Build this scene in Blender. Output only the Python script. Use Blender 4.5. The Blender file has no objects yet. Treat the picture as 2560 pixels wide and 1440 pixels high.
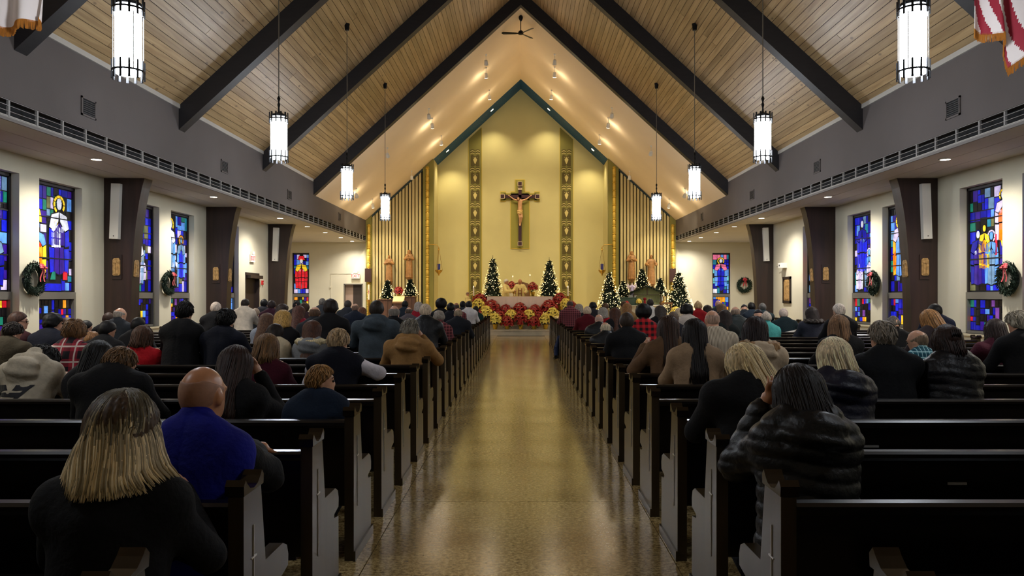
import bpy, math, random
import numpy as np
from mathutils import Vector, Matrix

# ------------------------------------------------------------------ camera, world, exposure
SC = bpy.context.scene
COL = SC.collection
FPX, CX, CY, CH, CXW = 1930.0, 1302.0, 738.0, 1.56, 0.0   # focal px, vanishing point, eye height, eye x
cam_data = bpy.data.cameras.new('camera')
cam_data.sensor_width = 36.0
cam_data.lens = FPX * 36.0 / 2560.0
cam_data.shift_x = -(CX - 1280.0) / 2560.0
cam_data.shift_y = (CY - 720.0) / 2560.0
cam_data.clip_start, cam_data.clip_end = 0.05, 200
cam = bpy.data.objects.new('camera', cam_data)
COL.objects.link(cam)
cam.location = (CXW, 0, CH)
cam.rotation_euler = (math.pi / 2, 0, 0)
SC.camera = cam
W = bpy.data.worlds.new('world'); SC.world = W
W.use_nodes = True
W.node_tree.nodes['Background'].inputs[0].default_value = (0.05, 0.06, 0.09, 1)
W.node_tree.nodes['Background'].inputs[1].default_value = 0.15
vs = SC.view_settings
vs.view_transform = 'Standard'; vs.look = 'None'; vs.gamma = 1.0; vs.use_curve_mapping = False
vs.exposure = 0.22
SC.cycles.use_denoising = True
SC.cycles.max_bounces = 6
SC.cycles.diffuse_bounces = 4
SC.cycles.glossy_bounces = 3
SC.cycles.transmission_bounces = 3
SC.cycles.sample_clamp_indirect = 6.0
SC.cycles.caustics_reflective = False
SC.cycles.caustics_refractive = False
# light levels
PENDANT_E, SOFFIT_W, SANCT_W, GLASS_E, BULB_E = 66.0, 450.0, 375.0, 0.66, 3.4

def at(px, py, Y):
    return Vector((CXW + (px - CX) * Y / FPX, Y, CH + (CY - py) * Y / FPX))

# ------------------------------------------------------------------ materials
def lin(c):
    return tuple(((v / 255.0) / 12.92 if v <= 10 else ((v / 255.0 + 0.055) / 1.055) ** 2.4) for v in c)
_M = {}
def mat(name, col, rough=0.6, metal=0.0, noise=None, bump=None, emit=0.0, spec=0.5, coat=0.0,
        stretch=(1, 1, 1), col2=None, sheen=0.0):
    """col: sRGB 0-255. noise=(scale, amount); bump=(scale, strength)."""
    if name in _M: return _M[name]
    m = bpy.data.materials.new(name); m.use_nodes = True
    nt = m.node_tree; b = nt.nodes['Principled BSDF']; L = nt.links
    c = lin(col)
    b.inputs['Base Color'].default_value = (*c, 1)
    b.inputs['Roughness'].default_value = rough
    b.inputs['Metallic'].default_value = metal
    b.inputs['Specular IOR Level'].default_value = spec
    b.inputs['Coat Weight'].default_value = coat
    b.inputs['Coat Roughness'].default_value = 0.12
    b.inputs['Sheen Weight'].default_value = sheen
    mp = None
    def coords():
        nonlocal mp
        if mp is None:
            tc = nt.nodes.new('ShaderNodeTexCoord'); mp = nt.nodes.new('ShaderNodeMapping')
            mp.inputs['Scale'].default_value = stretch
            L.new(tc.outputs['Object'], mp.inputs['Vector'])
        return mp.outputs['Vector']
    if noise:
        n = nt.nodes.new('ShaderNodeTexNoise'); n.inputs['Scale'].default_value = noise[0]
        n.inputs['Detail'].default_value = 4
        L.new(coords(), n.inputs['Vector'])
        mx = nt.nodes.new('ShaderNodeMixRGB')
        d = lin(col2) if col2 else tuple(v * (1 - noise[1]) for v in c)
        e = c if col2 else tuple(min(1, v * (1 + noise[1] * .6)) for v in c)
        mx.inputs[1].default_value = (*d, 1); mx.inputs[2].default_value = (*e, 1)
        rmp = nt.nodes.new('ShaderNodeMapRange')
        rmp.inputs['From Min'].default_value = .3; rmp.inputs['From Max'].default_value = .7
        L.new(n.outputs['Fac'], rmp.inputs['Value']); L.new(rmp.outputs[0], mx.inputs[0])
        L.new(mx.outputs[0], b.inputs['Base Color'])
        if emit: L.new(mx.outputs[0], b.inputs['Emission Color'])
    if bump:
        n2 = nt.nodes.new('ShaderNodeTexNoise'); n2.inputs['Scale'].default_value = bump[0]
        n2.inputs['Detail'].default_value = 3
        L.new(coords(), n2.inputs['Vector'])
        bp = nt.nodes.new('ShaderNodeBump'); bp.inputs['Strength'].default_value = bump[1]
        bp.inputs['Distance'].default_value = .02
        L.new(n2.outputs['Fac'], bp.inputs['Height']); L.new(bp.outputs[0], b.inputs['Normal'])
    if emit:
        if not noise: b.inputs['Emission Color'].default_value = (*c, 1)
        b.inputs['Emission Strength'].default_value = emit
    _M[name] = m
    return m

def nodes_mat(name, build, rough=.8):
    if name in _M: return _M[name]
    m = bpy.data.materials.new(name); m.use_nodes = True
    nt = m.node_tree; b = nt.nodes['Principled BSDF']
    b.inputs['Roughness'].default_value = rough
    build(nt, b)
    _M[name] = m
    return m

def _math(nt, op, a, bb=None):
    n = nt.nodes.new('ShaderNodeMath'); n.operation = op
    for i, v in enumerate((a, bb)):
        if v is None: continue
        if isinstance(v, (int, float)): n.inputs[i].default_value = v
        else: nt.links.new(v, n.inputs[i])
    return n.outputs[0]

def plaid_mat(name, base, dark, line, fx=9.0, fz=9.0, lw=.08, diag=False):
    def build(nt, b):
        tc = nt.nodes.new('ShaderNodeTexCoord'); sp = nt.nodes.new('ShaderNodeSeparateXYZ')
        nt.links.new(tc.outputs['Object'], sp.inputs[0])
        col = None
        def band(o, f, w, off=0.0):
            t = _math(nt, 'FRACT', _math(nt, 'ADD', _math(nt, 'MULTIPLY', o, f), 10 + off))
            return _math(nt, 'LESS_THAN', t, w)
        m1 = band(sp.outputs['X'], fx, .5); m2 = band(sp.outputs['Z'], fz, .5)
        s = _math(nt, 'MULTIPLY', _math(nt, 'ADD', m1, m2), .5)
        mx = nt.nodes.new('ShaderNodeMixRGB')
        mx.inputs[1].default_value = (*lin(base), 1); mx.inputs[2].default_value = (*lin(dark), 1)
        nt.links.new(s, mx.inputs[0])
        out = mx.outputs[0]
        if line:
            l = _math(nt, 'MAXIMUM', band(sp.outputs['X'], fx, lw, .25), band(sp.outputs['Z'], fz, lw, .25))
            m3 = nt.nodes.new('ShaderNodeMixRGB'); m3.inputs[2].default_value = (*lin(line), 1)
            nt.links.new(l, m3.inputs[0]); nt.links.new(out, m3.inputs[1]); out = m3.outputs[0]
        nt.links.new(out, b.inputs['Base Color'])
    return nodes_mat(name, build, .9)

def stripe_mat(name, a, bcol, f, w=.4):
    def build(nt, b):
        tc = nt.nodes.new('ShaderNodeTexCoord'); sp = nt.nodes.new('ShaderNodeSeparateXYZ')
        nt.links.new(tc.outputs['Object'], sp.inputs[0])
        t = _math(nt, 'LESS_THAN', _math(nt, 'FRACT', _math(nt, 'ADD', _math(nt, 'MULTIPLY', sp.outputs['X'], f), 50)), w)
        mx = nt.nodes.new('ShaderNodeMixRGB')
        mx.inputs[1].default_value = (*lin(a), 1); mx.inputs[2].default_value = (*lin(bcol), 1)
        nt.links.new(t, mx.inputs[0]); nt.links.new(mx.outputs[0], b.inputs['Base Color'])
    return nodes_mat(name, build, .9)

def terrazzo(nt, b):
    tc = nt.nodes.new('ShaderNodeTexCoord'); L = nt.links
    v = nt.nodes.new('ShaderNodeTexNoise'); v.inputs['Scale'].default_value = 38; v.inputs['Detail'].default_value = 5
    v.inputs['Roughness'].default_value = .75
    L.new(tc.outputs['Object'], v.inputs['Vector'])
    n = nt.nodes.new('ShaderNodeTexNoise'); n.inputs['Scale'].default_value = 1.1; n.inputs['Detail'].default_value = 4
    L.new(tc.outputs['Object'], n.inputs['Vector'])
    cr = nt.nodes.new('ShaderNodeValToRGB'); e = cr.color_ramp.elements
    e[0].position = .36; e[0].color = (*lin((100, 86, 58)), 1)
    e[1].position = .62; e[1].color = (*lin((222, 204, 156)), 1)
    m = cr.color_ramp.elements.new(.48); m.color = (*lin((170, 150, 106)), 1)
    L.new(v.outputs['Fac'], cr.inputs[0])
    mx = nt.nodes.new('ShaderNodeMixRGB'); mx.blend_type = 'MULTIPLY'
    mx.inputs[2].default_value = (*lin((212, 190, 146)), 1)
    L.new(n.outputs['Fac'], mx.inputs[0]); L.new(cr.outputs[0], mx.inputs[1])
    L.new(mx.outputs[0], b.inputs['Base Color'])
    rr = nt.nodes.new('ShaderNodeMapRange'); rr.inputs['To Min'].default_value = .07; rr.inputs['To Max'].default_value = .22
    L.new(n.outputs['Fac'], rr.inputs['Value']); L.new(rr.outputs[0], b.inputs['Roughness'])
    bp = nt.nodes.new('ShaderNodeBump'); bp.inputs['Strength'].default_value = .03; bp.inputs['Distance'].default_value = .01
    L.new(v.outputs['Fac'], bp.inputs['Height']); L.new(bp.outputs[0], b.inputs['Normal'])
TERRAZZO = nodes_mat('terrazzo', terrazzo, .2)

def wood(name, c1, c2, stretch=(14, .7, 14), rough=.5, knots=False):
    def build(nt, b):
        L = nt.links
        tc = nt.nodes.new('ShaderNodeTexCoord'); mp = nt.nodes.new('ShaderNodeMapping')
        mp.inputs['Scale'].default_value = stretch
        oi = nt.nodes.new('ShaderNodeObjectInfo')
        ad = nt.nodes.new('ShaderNodeVectorMath'); ad.operation = 'ADD'
        L.new(tc.outputs['Object'], ad.inputs[0])
        sc = nt.nodes.new('ShaderNodeVectorMath'); sc.operation = 'SCALE'; sc.inputs['Scale'].default_value = 37.0
        cb = nt.nodes.new('ShaderNodeCombineXYZ')
        for i in range(3): L.new(oi.outputs['Random'], cb.inputs[i])
        L.new(cb.outputs[0], sc.inputs[0]); L.new(sc.outputs[0], ad.inputs[1])
        L.new(ad.outputs[0], mp.inputs['Vector'])
        n = nt.nodes.new('ShaderNodeTexNoise'); n.inputs['Scale'].default_value = 1.0; n.inputs['Detail'].default_value = 5
        n.inputs['Distortion'].default_value = .6
        L.new(mp.outputs[0], n.inputs['Vector'])
        cr = nt.nodes.new('ShaderNodeValToRGB'); e = cr.color_ramp.elements
        e[0].position = .32; e[0].color = (*lin(c2), 1); e[1].position = .66; e[1].color = (*lin(c1), 1)
        L.new(n.outputs['Fac'], cr.inputs[0])
        hv = nt.nodes.new('ShaderNodeHueSaturation')
        mr = nt.nodes.new('ShaderNodeMapRange'); mr.inputs['To Min'].default_value = .78; mr.inputs['To Max'].default_value = 1.15
        L.new(oi.outputs['Random'], mr.inputs['Value']); L.new(mr.outputs[0], hv.inputs['Value'])
        L.new(cr.outputs[0], hv.inputs['Color'])
        out = hv.outputs[0]
        if knots:
            mp2 = nt.nodes.new('ShaderNodeMapping'); mp2.inputs['Scale'].default_value = (3, 1.5, 3)
            L.new(ad.outputs[0], mp2.inputs['Vector'])
            vo = nt.nodes.new('ShaderNodeTexVoronoi'); vo.inputs['Scale'].default_value = 1.1
            L.new(mp2.outputs[0], vo.inputs['Vector'])
            lt = nt.nodes.new('ShaderNodeMapRange'); lt.inputs['From Min'].default_value = .06; lt.inputs['From Max'].default_value = .12
            lt.inputs['To Min'].default_value = .65; lt.inputs['To Max'].default_value = 0
            L.new(vo.outputs['Distance'], lt.inputs['Value'])
            mx = nt.nodes.new('ShaderNodeMixRGB'); mx.inputs[2].default_value = (*lin((70, 45, 22)), 1)
            L.new(lt.outputs[0], mx.inputs[0]); L.new(out, mx.inputs[1]); out = mx.outputs[0]
        L.new(out, b.inputs['Base Color'])
    return nodes_mat(name, build, rough)

PLANK = wood('pine_planks', (190, 160, 115), (158, 126, 84), rough=.42, knots=True)
BEAM = mat('beam_dark_stain', (30, 27, 29), .55, noise=(2, .3), stretch=(2, 2, 8))
COLUMN = wood('column_dark_stain', (50, 33, 28), (32, 21, 18), stretch=(9, 9, .6), rough=.45)
PEW = wood('pew_dark_walnut', (20, 13, 10), (12, 8, 6), stretch=(.8, 9, 9), rough=.26)
PEWEND = wood('pew_end_walnut_lit', (60, 48, 30), (44, 35, 21), stretch=(9, 9, .9), rough=.3)  # same wood as the pews; light from the aisle put into a lighter colour
PAD = mat('kneeler_vinyl', (34, 22, 20), .5, bump=(20, .2))
CREAM = mat('cream_plaster', (206, 199, 176), .85, noise=(1.2, .05), bump=(60, .08))
TAUPE = mat('taupe_plaster', (98, 90, 87), .85, noise=(.8, .08), bump=(50, .08))
SOFF = mat('soffit_grey', (192, 186, 176), .8, noise=(1.0, .05))
PLASTER = mat('warm_plaster', (244, 222, 188), .85, noise=(.6, .04))
APSE = mat('apse_yellow_green', (202, 190, 132), .85, noise=(.7, .06), bump=(40, .05))
OLIVE = mat('olive_paint', (128, 120, 56), .8, noise=(2, .08))
OLIVE_D = mat('dark_olive_stencil', (84, 72, 26), .8)
STENCIL = mat('cream_stencil', (205, 186, 118), .8)
TEAL = mat('teal_paint', (20, 80, 122), .7, noise=(3, .15))
GOLD = mat('gilded_plaster', (214, 176, 70), .45, metal=.25, noise=(6, .15))
BRASS = mat('brass', (190, 150, 70), .25, metal=1)
BLACKM = mat('black_metal', (20, 20, 22), .4, metal=.6)
STEEL = mat('grey_aluminium', (128, 124, 116), .4, metal=.5)
GRILLE = mat('grille_rail_grey', (138, 134, 130), .5)
VOID = mat('recess_black', (10, 10, 12), .9)
WHITEP = mat('white_enamel', (222, 218, 208), .5)
LEAD = mat('lead_black', (14, 12, 14), .6)
BRONZE = mat('dark_bronze_frame', (36, 28, 26), .5)
MARBLE = mat('veined_marble', (196, 180, 148), .3, noise=(4, .18))
LINEN = mat('altar_linen', (226, 204, 184), .85, noise=(3, .05), bump=(8, .25))
GLOW = mat('lamp_glow', (255, 246, 232), .5, emit=18.0)
WGLOW = mat('warm_lamp_glow', (255, 236, 190), .5, emit=30.0)

# ------------------------------------------------------------------ mesh helpers
class MB:
    def __init__(s): s.v = []; s.f = []; s.m = []
    def add(s, vs, fs, mi=0):
        o = len(s.v); s.v += [tuple(v) for v in vs]
        for f in fs: s.f.append(tuple(o + i for i in f)); s.m.append(mi)
        return s
    def box(s, a, b, mi=0):
        x0, y0, z0 = a; x1, y1, z1 = b
        if x0 > x1: x0, x1 = x1, x0
        if y0 > y1: y0, y1 = y1, y0
        if z0 > z1: z0, z1 = z1, z0
        v = [(x0,y0,z0),(x1,y0,z0),(x1,y1,z0),(x0,y1,z0),(x0,y0,z1),(x1,y0,z1),(x1,y1,z1),(x0,y1,z1)]
        return s.add(v, [(0,3,2,1),(4,5,6,7),(0,1,5,4),(1,2,6,5),(2,3,7,6),(3,0,4,7)], mi)
    def prism(s, poly, axis, a, b, mi=0):
        """extrude polygon (p,q) along axis: x -> (y,z), y -> (x,z), z -> (x,y)"""
        n = len(poly)
        def P(p, t):
            return {'x': (t, p[0], p[1]), 'y': (p[0], t, p[1]), 'z': (p[0], p[1], t)}[axis]
        v = [P(p, a) for p in poly] + [P(p, b) for p in poly]
        area = sum(poly[i][0]*poly[(i+1)%n][1]-poly[(i+1)%n][0]*poly[i][1] for i in range(n))
        sg = 1 if area > 0 else -1
        if axis == 'y': sg = -sg
        if b < a: sg = -sg
        f1 = tuple(range(n)); f2 = tuple(range(n, 2*n))
        fs = [f1[::-1] if sg > 0 else f1, f2 if sg > 0 else f2[::-1]]
        for i in range(n):
            j = (i+1) % n
            q = (i, j, n+j, n+i)
            fs.append(q if sg > 0 else q[::-1])
        return s.add(v, fs, mi)
    def lathe(s, prof, c=(0,0,0), n=16, mi=0, cap=True):
        cx, cy, cz = c; v = []; fs = []
        for r, z in prof:
            for i in range(n):
                a = 2*math.pi*i/n; v.append((cx+r*math.cos(a), cy+r*math.sin(a), cz+z))
        for k in range(len(prof)-1):
            for i in range(n):
                j = (i+1) % n
                fs.append((k*n+i, k*n+j, (k+1)*n+j, (k+1)*n+i))
        if cap:
            fs.append(tuple(range(n))[::-1]); fs.append(tuple((len(prof)-1)*n+i for i in range(n)))
        return s.add(v, fs, mi)
    def tube(s, pts, r, n=8, mi=0):
        pts = [Vector(p) for p in pts]; v = []; fs = []
        rr = r if isinstance(r, (list, tuple)) else [r]*len(pts)
        for k, p in enumerate(pts):
            d = (pts[min(k+1, len(pts)-1)] - pts[max(k-1, 0)]).normalized()
            u = d.cross(Vector((0, 0, 1)))
            if u.length < .05: u = d.cross(Vector((1, 0, 0)))
            u.normalize(); w = d.cross(u)
            for i in range(n):
                a = 2*math.pi*i/n; v.append(p + (u*math.cos(a) + w*math.sin(a))*rr[k])
        for k in range(len(pts)-1):
            for i in range(n):
                j = (i+1) % n
                fs.append((k*n+i, (k+1)*n+i, (k+1)*n+j, k*n+j))
        fs.append(tuple(range(n))); fs.append(tuple((len(pts)-1)*n+i for i in range(n))[::-1])
        return s.add(v, fs, mi)
    def ball(s, c, r, n=10, mi=0):
        rx, ry, rz = r if isinstance(r, (list, tuple)) else (r, r, r)
        m = max(4, n//2); v = [(c[0], c[1], c[2]-rz)]; fs = []
        for k in range(1, m):
            t = -math.pi/2 + math.pi*k/m
            for i in range(n):
                a = 2*math.pi*i/n
                v.append((c[0]+rx*math.cos(t)*math.cos(a), c[1]+ry*math.cos(t)*math.sin(a), c[2]+rz*math.sin(t)))
        v.append((c[0], c[1], c[2]+rz))
        for i in range(n): fs.append((0, 1+(i+1) % n, 1+i))
        for k in range(m-2):
            for i in range(n):
                j = (i+1) % n
                fs.append((1+k*n+i, 1+k*n+j, 1+(k+1)*n+j, 1+(k+1)*n+i))
        e = len(v)-1
        for i in range(n): fs.append((e, 1+(m-2)*n+i, 1+(m-2)*n+(i+1) % n))
        return s.add(v, fs, mi)
    def mesh(s, name, mats, smooth=False):
        me = bpy.data.meshes.new(name)
        me.from_pydata(s.v, [], s.f)
        for m in (mats if isinstance(mats, (list, tuple)) else [mats]): me.materials.append(m)
        if any(s.m): me.polygons.foreach_set('material_index', s.m)
        if smooth:
            me.polygons.foreach_set('use_smooth', [True]*len(me.polygons))
            try:
                if smooth != 'all': me.set_sharp_from_angle(angle=math.radians(40))
            except Exception: pass
        me.update()
        return me

def link(name, me, parent=None, loc=(0, 0, 0), rot=(0, 0, 0)):
    o = bpy.data.objects.new(name, me); COL.objects.link(o)
    o.location = loc; o.rotation_euler = rot
    if parent is not None: o.parent = parent
    return o
def build(name, mb, mats, parent=None, smooth=False, loc=(0, 0, 0), rot=(0, 0, 0)):
    return link(name, mb.mesh(name, mats, smooth), parent, loc, rot)
def tag(o, label, cat=None, group=None, kind=None):
    o['label'] = label
    if cat: o['category'] = cat
    if group: o['group'] = group
    if kind: o['kind'] = kind
    return o
def thing(name, label, cat, loc=(0, 0, 0), rotz=0, group=None, kind=None):
    o = bpy.data.objects.new(name, None); COL.objects.link(o)
    o.empty_display_size = .2
    o.location = loc; o.rotation_euler = (0, 0, rotz)
    return tag(o, label, cat, group, kind)
def copy_tree(o, parent=None, loc=None):
    c = o.copy(); COL.objects.link(c); c.parent = parent
    if loc is not None: c.location = loc
    for ch in list(o.children): copy_tree(ch, c)
    return c
def light(name, kind, loc, power, color=(1, 1, 1), aim=None, size=.05, angle=60, blend=.6):
    l = bpy.data.lights.new(name, kind); l.energy = power; l.color = color
    l.shadow_soft_size = size
    if kind == 'SPOT': l.spot_size = math.radians(angle); l.spot_blend = blend
    o = bpy.data.objects.new(name, l); COL.objects.link(o); o.location = loc
    if aim is not None:
        o.rotation_euler = (Vector(aim) - Vector(loc)).to_track_quat('-Z', 'Y').to_euler()
    return o
_text = {}
def text_mesh(body, size, m, depth=.004):
    cu = bpy.data.curves.new('lettering', 'FONT'); cu.body = body; cu.size = size
    cu.align_x = 'CENTER'; cu.align_y = 'CENTER'; cu.extrude = depth; cu.resolution_u = 3
    o = bpy.data.objects.new('lettering', cu); COL.objects.link(o)
    dg = bpy.context.evaluated_depsgraph_get()
    me = bpy.data.meshes.new_from_object(o.evaluated_get(dg))
    bpy.data.objects.remove(o); bpy.data.curves.remove(cu)
    me.materials.clear(); me.materials.append(m)
    return me

# ------------------------------------------------------------------ main dimensions
XW, XI, ZS = 8.64, 7.09, 4.0           # side wall, upper wall, soffit height
SL = .918                              # roof slope
BAY = 5.2; FR = [10.8, 16.0, 21.2, 26.4]
YB, YS, YA = -5.0, 35.5, 37.2          # back wall, sanctuary wall, apse wall
def zroof(x): return 5.49 + SL*(XI-abs(x))
def zplas(x): return 4.99 + SL*(XI-abs(x))
rnd = random.Random(7)
S = 'structure'
# ------------------------------------------------------------------ floor
fl = tag(build('floor', MB().box((-12, YB, -.25), (12, 38.2, -.012)), mat('grout_dark', (58, 48, 32), .7)),
         'polished speckled terrazzo floor of the nave', 'floor', kind=S)
slab = MB().box((-.897, .004, -.012), (.897, 1.796, 0)).mesh('terrazzo_slab', TERRAZZO)
y = YB + .2
for i in range(20):
    yy = .44 + 1.8*i - 3.6
    if yy + 1.8 > 30.0: break
    link('terrazzo_slab', slab, fl, (0, yy, 0))
for sx in (-1, 1):
    for i in range(7):
        y0 = YB + i*5.2 + .004; y1 = min(YB + (i+1)*5.2, 30.6)
        build('terrazzo_slab', MB().box((sx*.903, y0, -.012), (sx*11.98, y1 - .004, 0)), TERRAZZO, fl)

# ------------------------------------------------------------------ side walls with window openings
WIN_Y = [(11.9, 13.3), (13.85, 15.2), (17.1, 18.45), (19.07, 20.42), (22.3, 23.65)]
WZ0, WZ1 = .82, 3.66
for sx, nm in ((-1, 'left'), (1, 'right')):
    w = MB(); X0, X1 = sx*XW, sx*(XW+.3)
    y = YB
    ops = [(a, b, WZ0, WZ1) for a, b in WIN_Y]
    if sx < 0: ops.append((24.2, 25.5, 0, 2.28))
    for a, b, z0, z1 in ops:
        w.box((X0, y, 0), (X1, a, ZS+.1))
        if z0 > 0: w.box((X0, a, 0), (X1, b, z0))
        w.box((X0, a, z1), (X1, b, ZS+.1))
        y = b
    w.box((X0, y, 0), (X1, 26.75, ZS+.1))
    w.box((X0, 26.6, 0), (sx*11.7, 26.75, ZS+.1))
    w.box((sx*11.6, 26.75, 0), (sx*11.8, 35.9, ZS+.1))
    tag(build('wall_'+nm, w, CREAM), 'cream plastered side wall pierced by tall stained glass windows, %s aisle' % nm, 'wall', kind=S)
    # window sills
    for a, b in WIN_Y:
        pass
    # far wall of the aisle
    f = MB()
    xa, xb = (9.79, 10.58) if sx < 0 else (8.86, 9.70)
    da, db = 7.31, 8.18
    if sx < 0:
        f.box((sx*XI, 35.7, 0), (sx*da, 36.0, ZS+.1)); f.box((sx*da, 35.7, 2.08), (sx*db, 36.0, ZS+.1))
        f.box((sx*db, 35.7, 0), (sx*xa, 36.0, ZS+.1))
    else:
        f.box((sx*XI, 35.7, 0), (sx*xa, 36.0, ZS+.1))
    f.box((sx*xa, 35.7, 0), (sx*xb, 36.0, WZ0)); f.box((sx*xa, 35.7, 3.52), (sx*xb, 36.0, ZS+.1))
    f.box((sx*xb, 35.7, 0), (sx*11.7, 36.0, ZS+.1))
    tag(build('wall_front_'+nm, f, CREAM), 'cream end wall of the %s aisle beside the sanctuary' % nm, 'wall', kind=S)
    # upper clerestory wall
    u = MB().box((sx*XI, YB, 4.27), (sx*(XI+.2), YS+.3, 5.7))
    tag(build('wall_upper_'+nm, u, TAUPE), 'plain taupe upper wall above the %s air grille' % nm, 'wall', kind=S)
    # grille band
    g = thing('air_grille', 'long dark slotted air grille below the %s upper wall' % nm, 'grille', (sx*XI, 15, 4.03), kind=S)
    build('recess_panel', MB().box((sx*.16, YB-15, -.02), (sx*.2, YS+.2-15, .26)), VOID, g)
    for k, z in enumerate((.0, .075, .15, .225)):
        build('rail', MB().box((sx*-.005, YB-15, z), (sx*.02, YS+.15-15, z+.008)), GRILLE, g)
    post = MB().box((-.012, -.018, 0), (.02, .018, .23)).mesh('post', GRILLE)
    for i in range(48):
        yy = 10.69 + .63*(i-9)
        if yy < YS: link('post', post, g, (sx*.012, yy-15, 0))
    # soffit and trim
    so = MB().box((sx*XI, YB, 4.0), (sx*(XW+.2), 26.7, 4.05)).box((sx*XI, 26.7, 4.0), (sx*11.7, 35.9, 4.05))
    so = tag(build('ceiling', so, SOFF), 'low grey soffit over the %s side aisle' % nm, 'ceiling', kind=S)
    for k in range(3):
        x0 = XI + .02 + k*.515
        build('panel', MB().box((sx*x0, YB, 3.985), (sx*(x0+.505), 26.38, 4.0)), SOFF, so)
    tag(build('trim_%d' % (1 if sx < 0 else 2), MB().box((sx*(XI-.012), YB, 3.975), (sx*(XI+.02), YS, 4.02)), mat('trim_taupe', (120, 114, 110), .7)),
        'thin grey edge trim along the %s soffit' % nm, 'trim', kind=S)
    tag(build('trim_%d' % (3 if sx < 0 else 4), MB().box((sx*(XI-.03), 5, zroof(XI)-.06), (sx*(XI), 26.3, zroof(XI)+.03)), SOFF),
        'pale trim where the %s plank ceiling meets the upper wall' % nm, 'trim', kind=S)
bk = MB().box((-12, YB-.2, 0), (12, YB, 12.5))
tag(build('wall_back', bk, CREAM), 'cream entrance wall at the rear of the nave', 'wall', kind=S)

# ------------------------------------------------------------------ roof
ce = MB()
for sx in (-1, 1):
    for y0, y1, off in ((YB, 5.8, 0.0), (5.8, 26.6, .03)):
        ce.prism([(sx*(XI+.25), zroof(XI+.25)+off), (0, zroof(0)+off), (0, zroof(0)+.3), (sx*(XI+.25), zroof(XI+.25)+.3)], 'y', y0, y1,
                 1 if y0 > 0 else 0)
ce = tag(build('ceiling', ce, [PLANK, mat('groove_dark', (40, 28, 16), .8)]), 'steep tongue and groove pine plank ceiling of the nave', 'ceiling', kind=S)
NC = 64; ang = math.atan(SL); cw = XI/math.cos(ang)/NC
pm = {}
for sx in (-1, 1):
    for i in range(NC):
        xm = (i+.5)/NC*XI
        j = 5.8 + BAY*rnd.choice((1.0, 1.35, 1.7, 2.1, 2.5, 3.0))
        for a, b in ((5.8, j), (j, 26.42)):
            key = round(b-a, 2)
            if key not in pm:
                pm[key] = MB().box((-cw/2+.005, .003, 0), (cw/2-.005, b-a-.003, .022)).mesh('plank', PLANK)
            o = link('plank', pm[key], ce, (sx*xm, a, zroof(xm)), (0, sx*ang, 0))
# plaster ceiling over the sanctuary
pl = MB()
for sx in (-1, 1):
    pl.prism([(sx*(XI+.05), zplas(XI+.05)), (0, zplas(0)), (0, zplas(0)+.2), (sx*(XI+.05), zplas(XI+.05)+.2)], 'y', 26.7, YS)
tag(build('ceiling', pl, PLASTER), 'smooth warm plaster gable ceiling above the sanctuary', 'ceiling', kind=S)
tl = MB()
for sx in (-1, 1):
    tl.prism([(sx*4.0, zplas(4.0)), (0, zplas(0)), (0, zplas(0)+.2), (sx*4.0, zplas(4.0)+.2)], 'y', YS, YA)
tl = tag(build('ceiling', tl, TEAL), 'teal painted gable soffit over the apse dotted with small stars', 'ceiling', kind=S)
st = MB()
for i in range(150):
    sx = rnd.choice((-1, 1)); x = rnd.uniform(.15, 3.9); yy = rnd.uniform(YS+.1, YA-.1); z = zplas(x)-.006
    c = Vector((sx*x, yy, z)); u = Vector((1, 0, -sx*SL)).normalized(); v = Vector((0, 1, 0)); r = .016
    pts = [c + u*(r*(1 if k % 2 == 0 else .45))*math.cos(k*math.pi/5) + v*(r*(1 if k % 2 == 0 else .45))*math.sin(k*math.pi/5) for k in range(10)]
    st.add(pts, [tuple(range(10))])
so = build('painted_star', st, mat('star_gold', (200, 190, 150), .6), tl); so['kind'] = 'stuff'
# beams and columns
for i, y in enumerate(FR):
    b = MB()
    for sx in (-1, 1):
        b.prism([(sx*(XI+.1), zplas(XI+.1)), (0, zplas(0)), (0, zroof(0)+.05), (sx*(XI+.1), zroof(XI+.1)+.05)], 'y', y, y+.28)
    nth = ('second', 'third', 'fourth', 'last')[i]
    tag(build('roof_beam', b, BEAM), ['dark stained gable beam crossing behind the two hanging flags', 'dark stained gable beam one bay beyond the flags',
        'dark stained gable beam second bay beyond the flags', 'dark stained gable beam edging the warm plaster ceiling'][i], 'beam', kind=S)
    for sx in (-1, 1):
        nm = 'left' if sx < 0 else 'right'
        inner = [(8.10, 0), (8.09, 1.2), (8.06, 2.0), (8.02, 2.6), (7.97, 3.1), (7.91, 3.5), (7.85, 3.8), (7.79, 4.0)]
        poly = [(sx*x, z) for x, z in inner] + [(sx*(XW+.02), 4.0), (sx*(XW+.02), 0)]
        c = tag(build('wall_column', MB().prism(poly, 'y', y, y+.34), COLUMN),
            'dark wood column flaring at its top, %s wall, under the %s' % (nm, ['beam behind the flags', 'beam one bay beyond the flags', 'beam two bays beyond the flags', 'beam edging the plaster ceiling'][i]),
            'column', kind=S)

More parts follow.
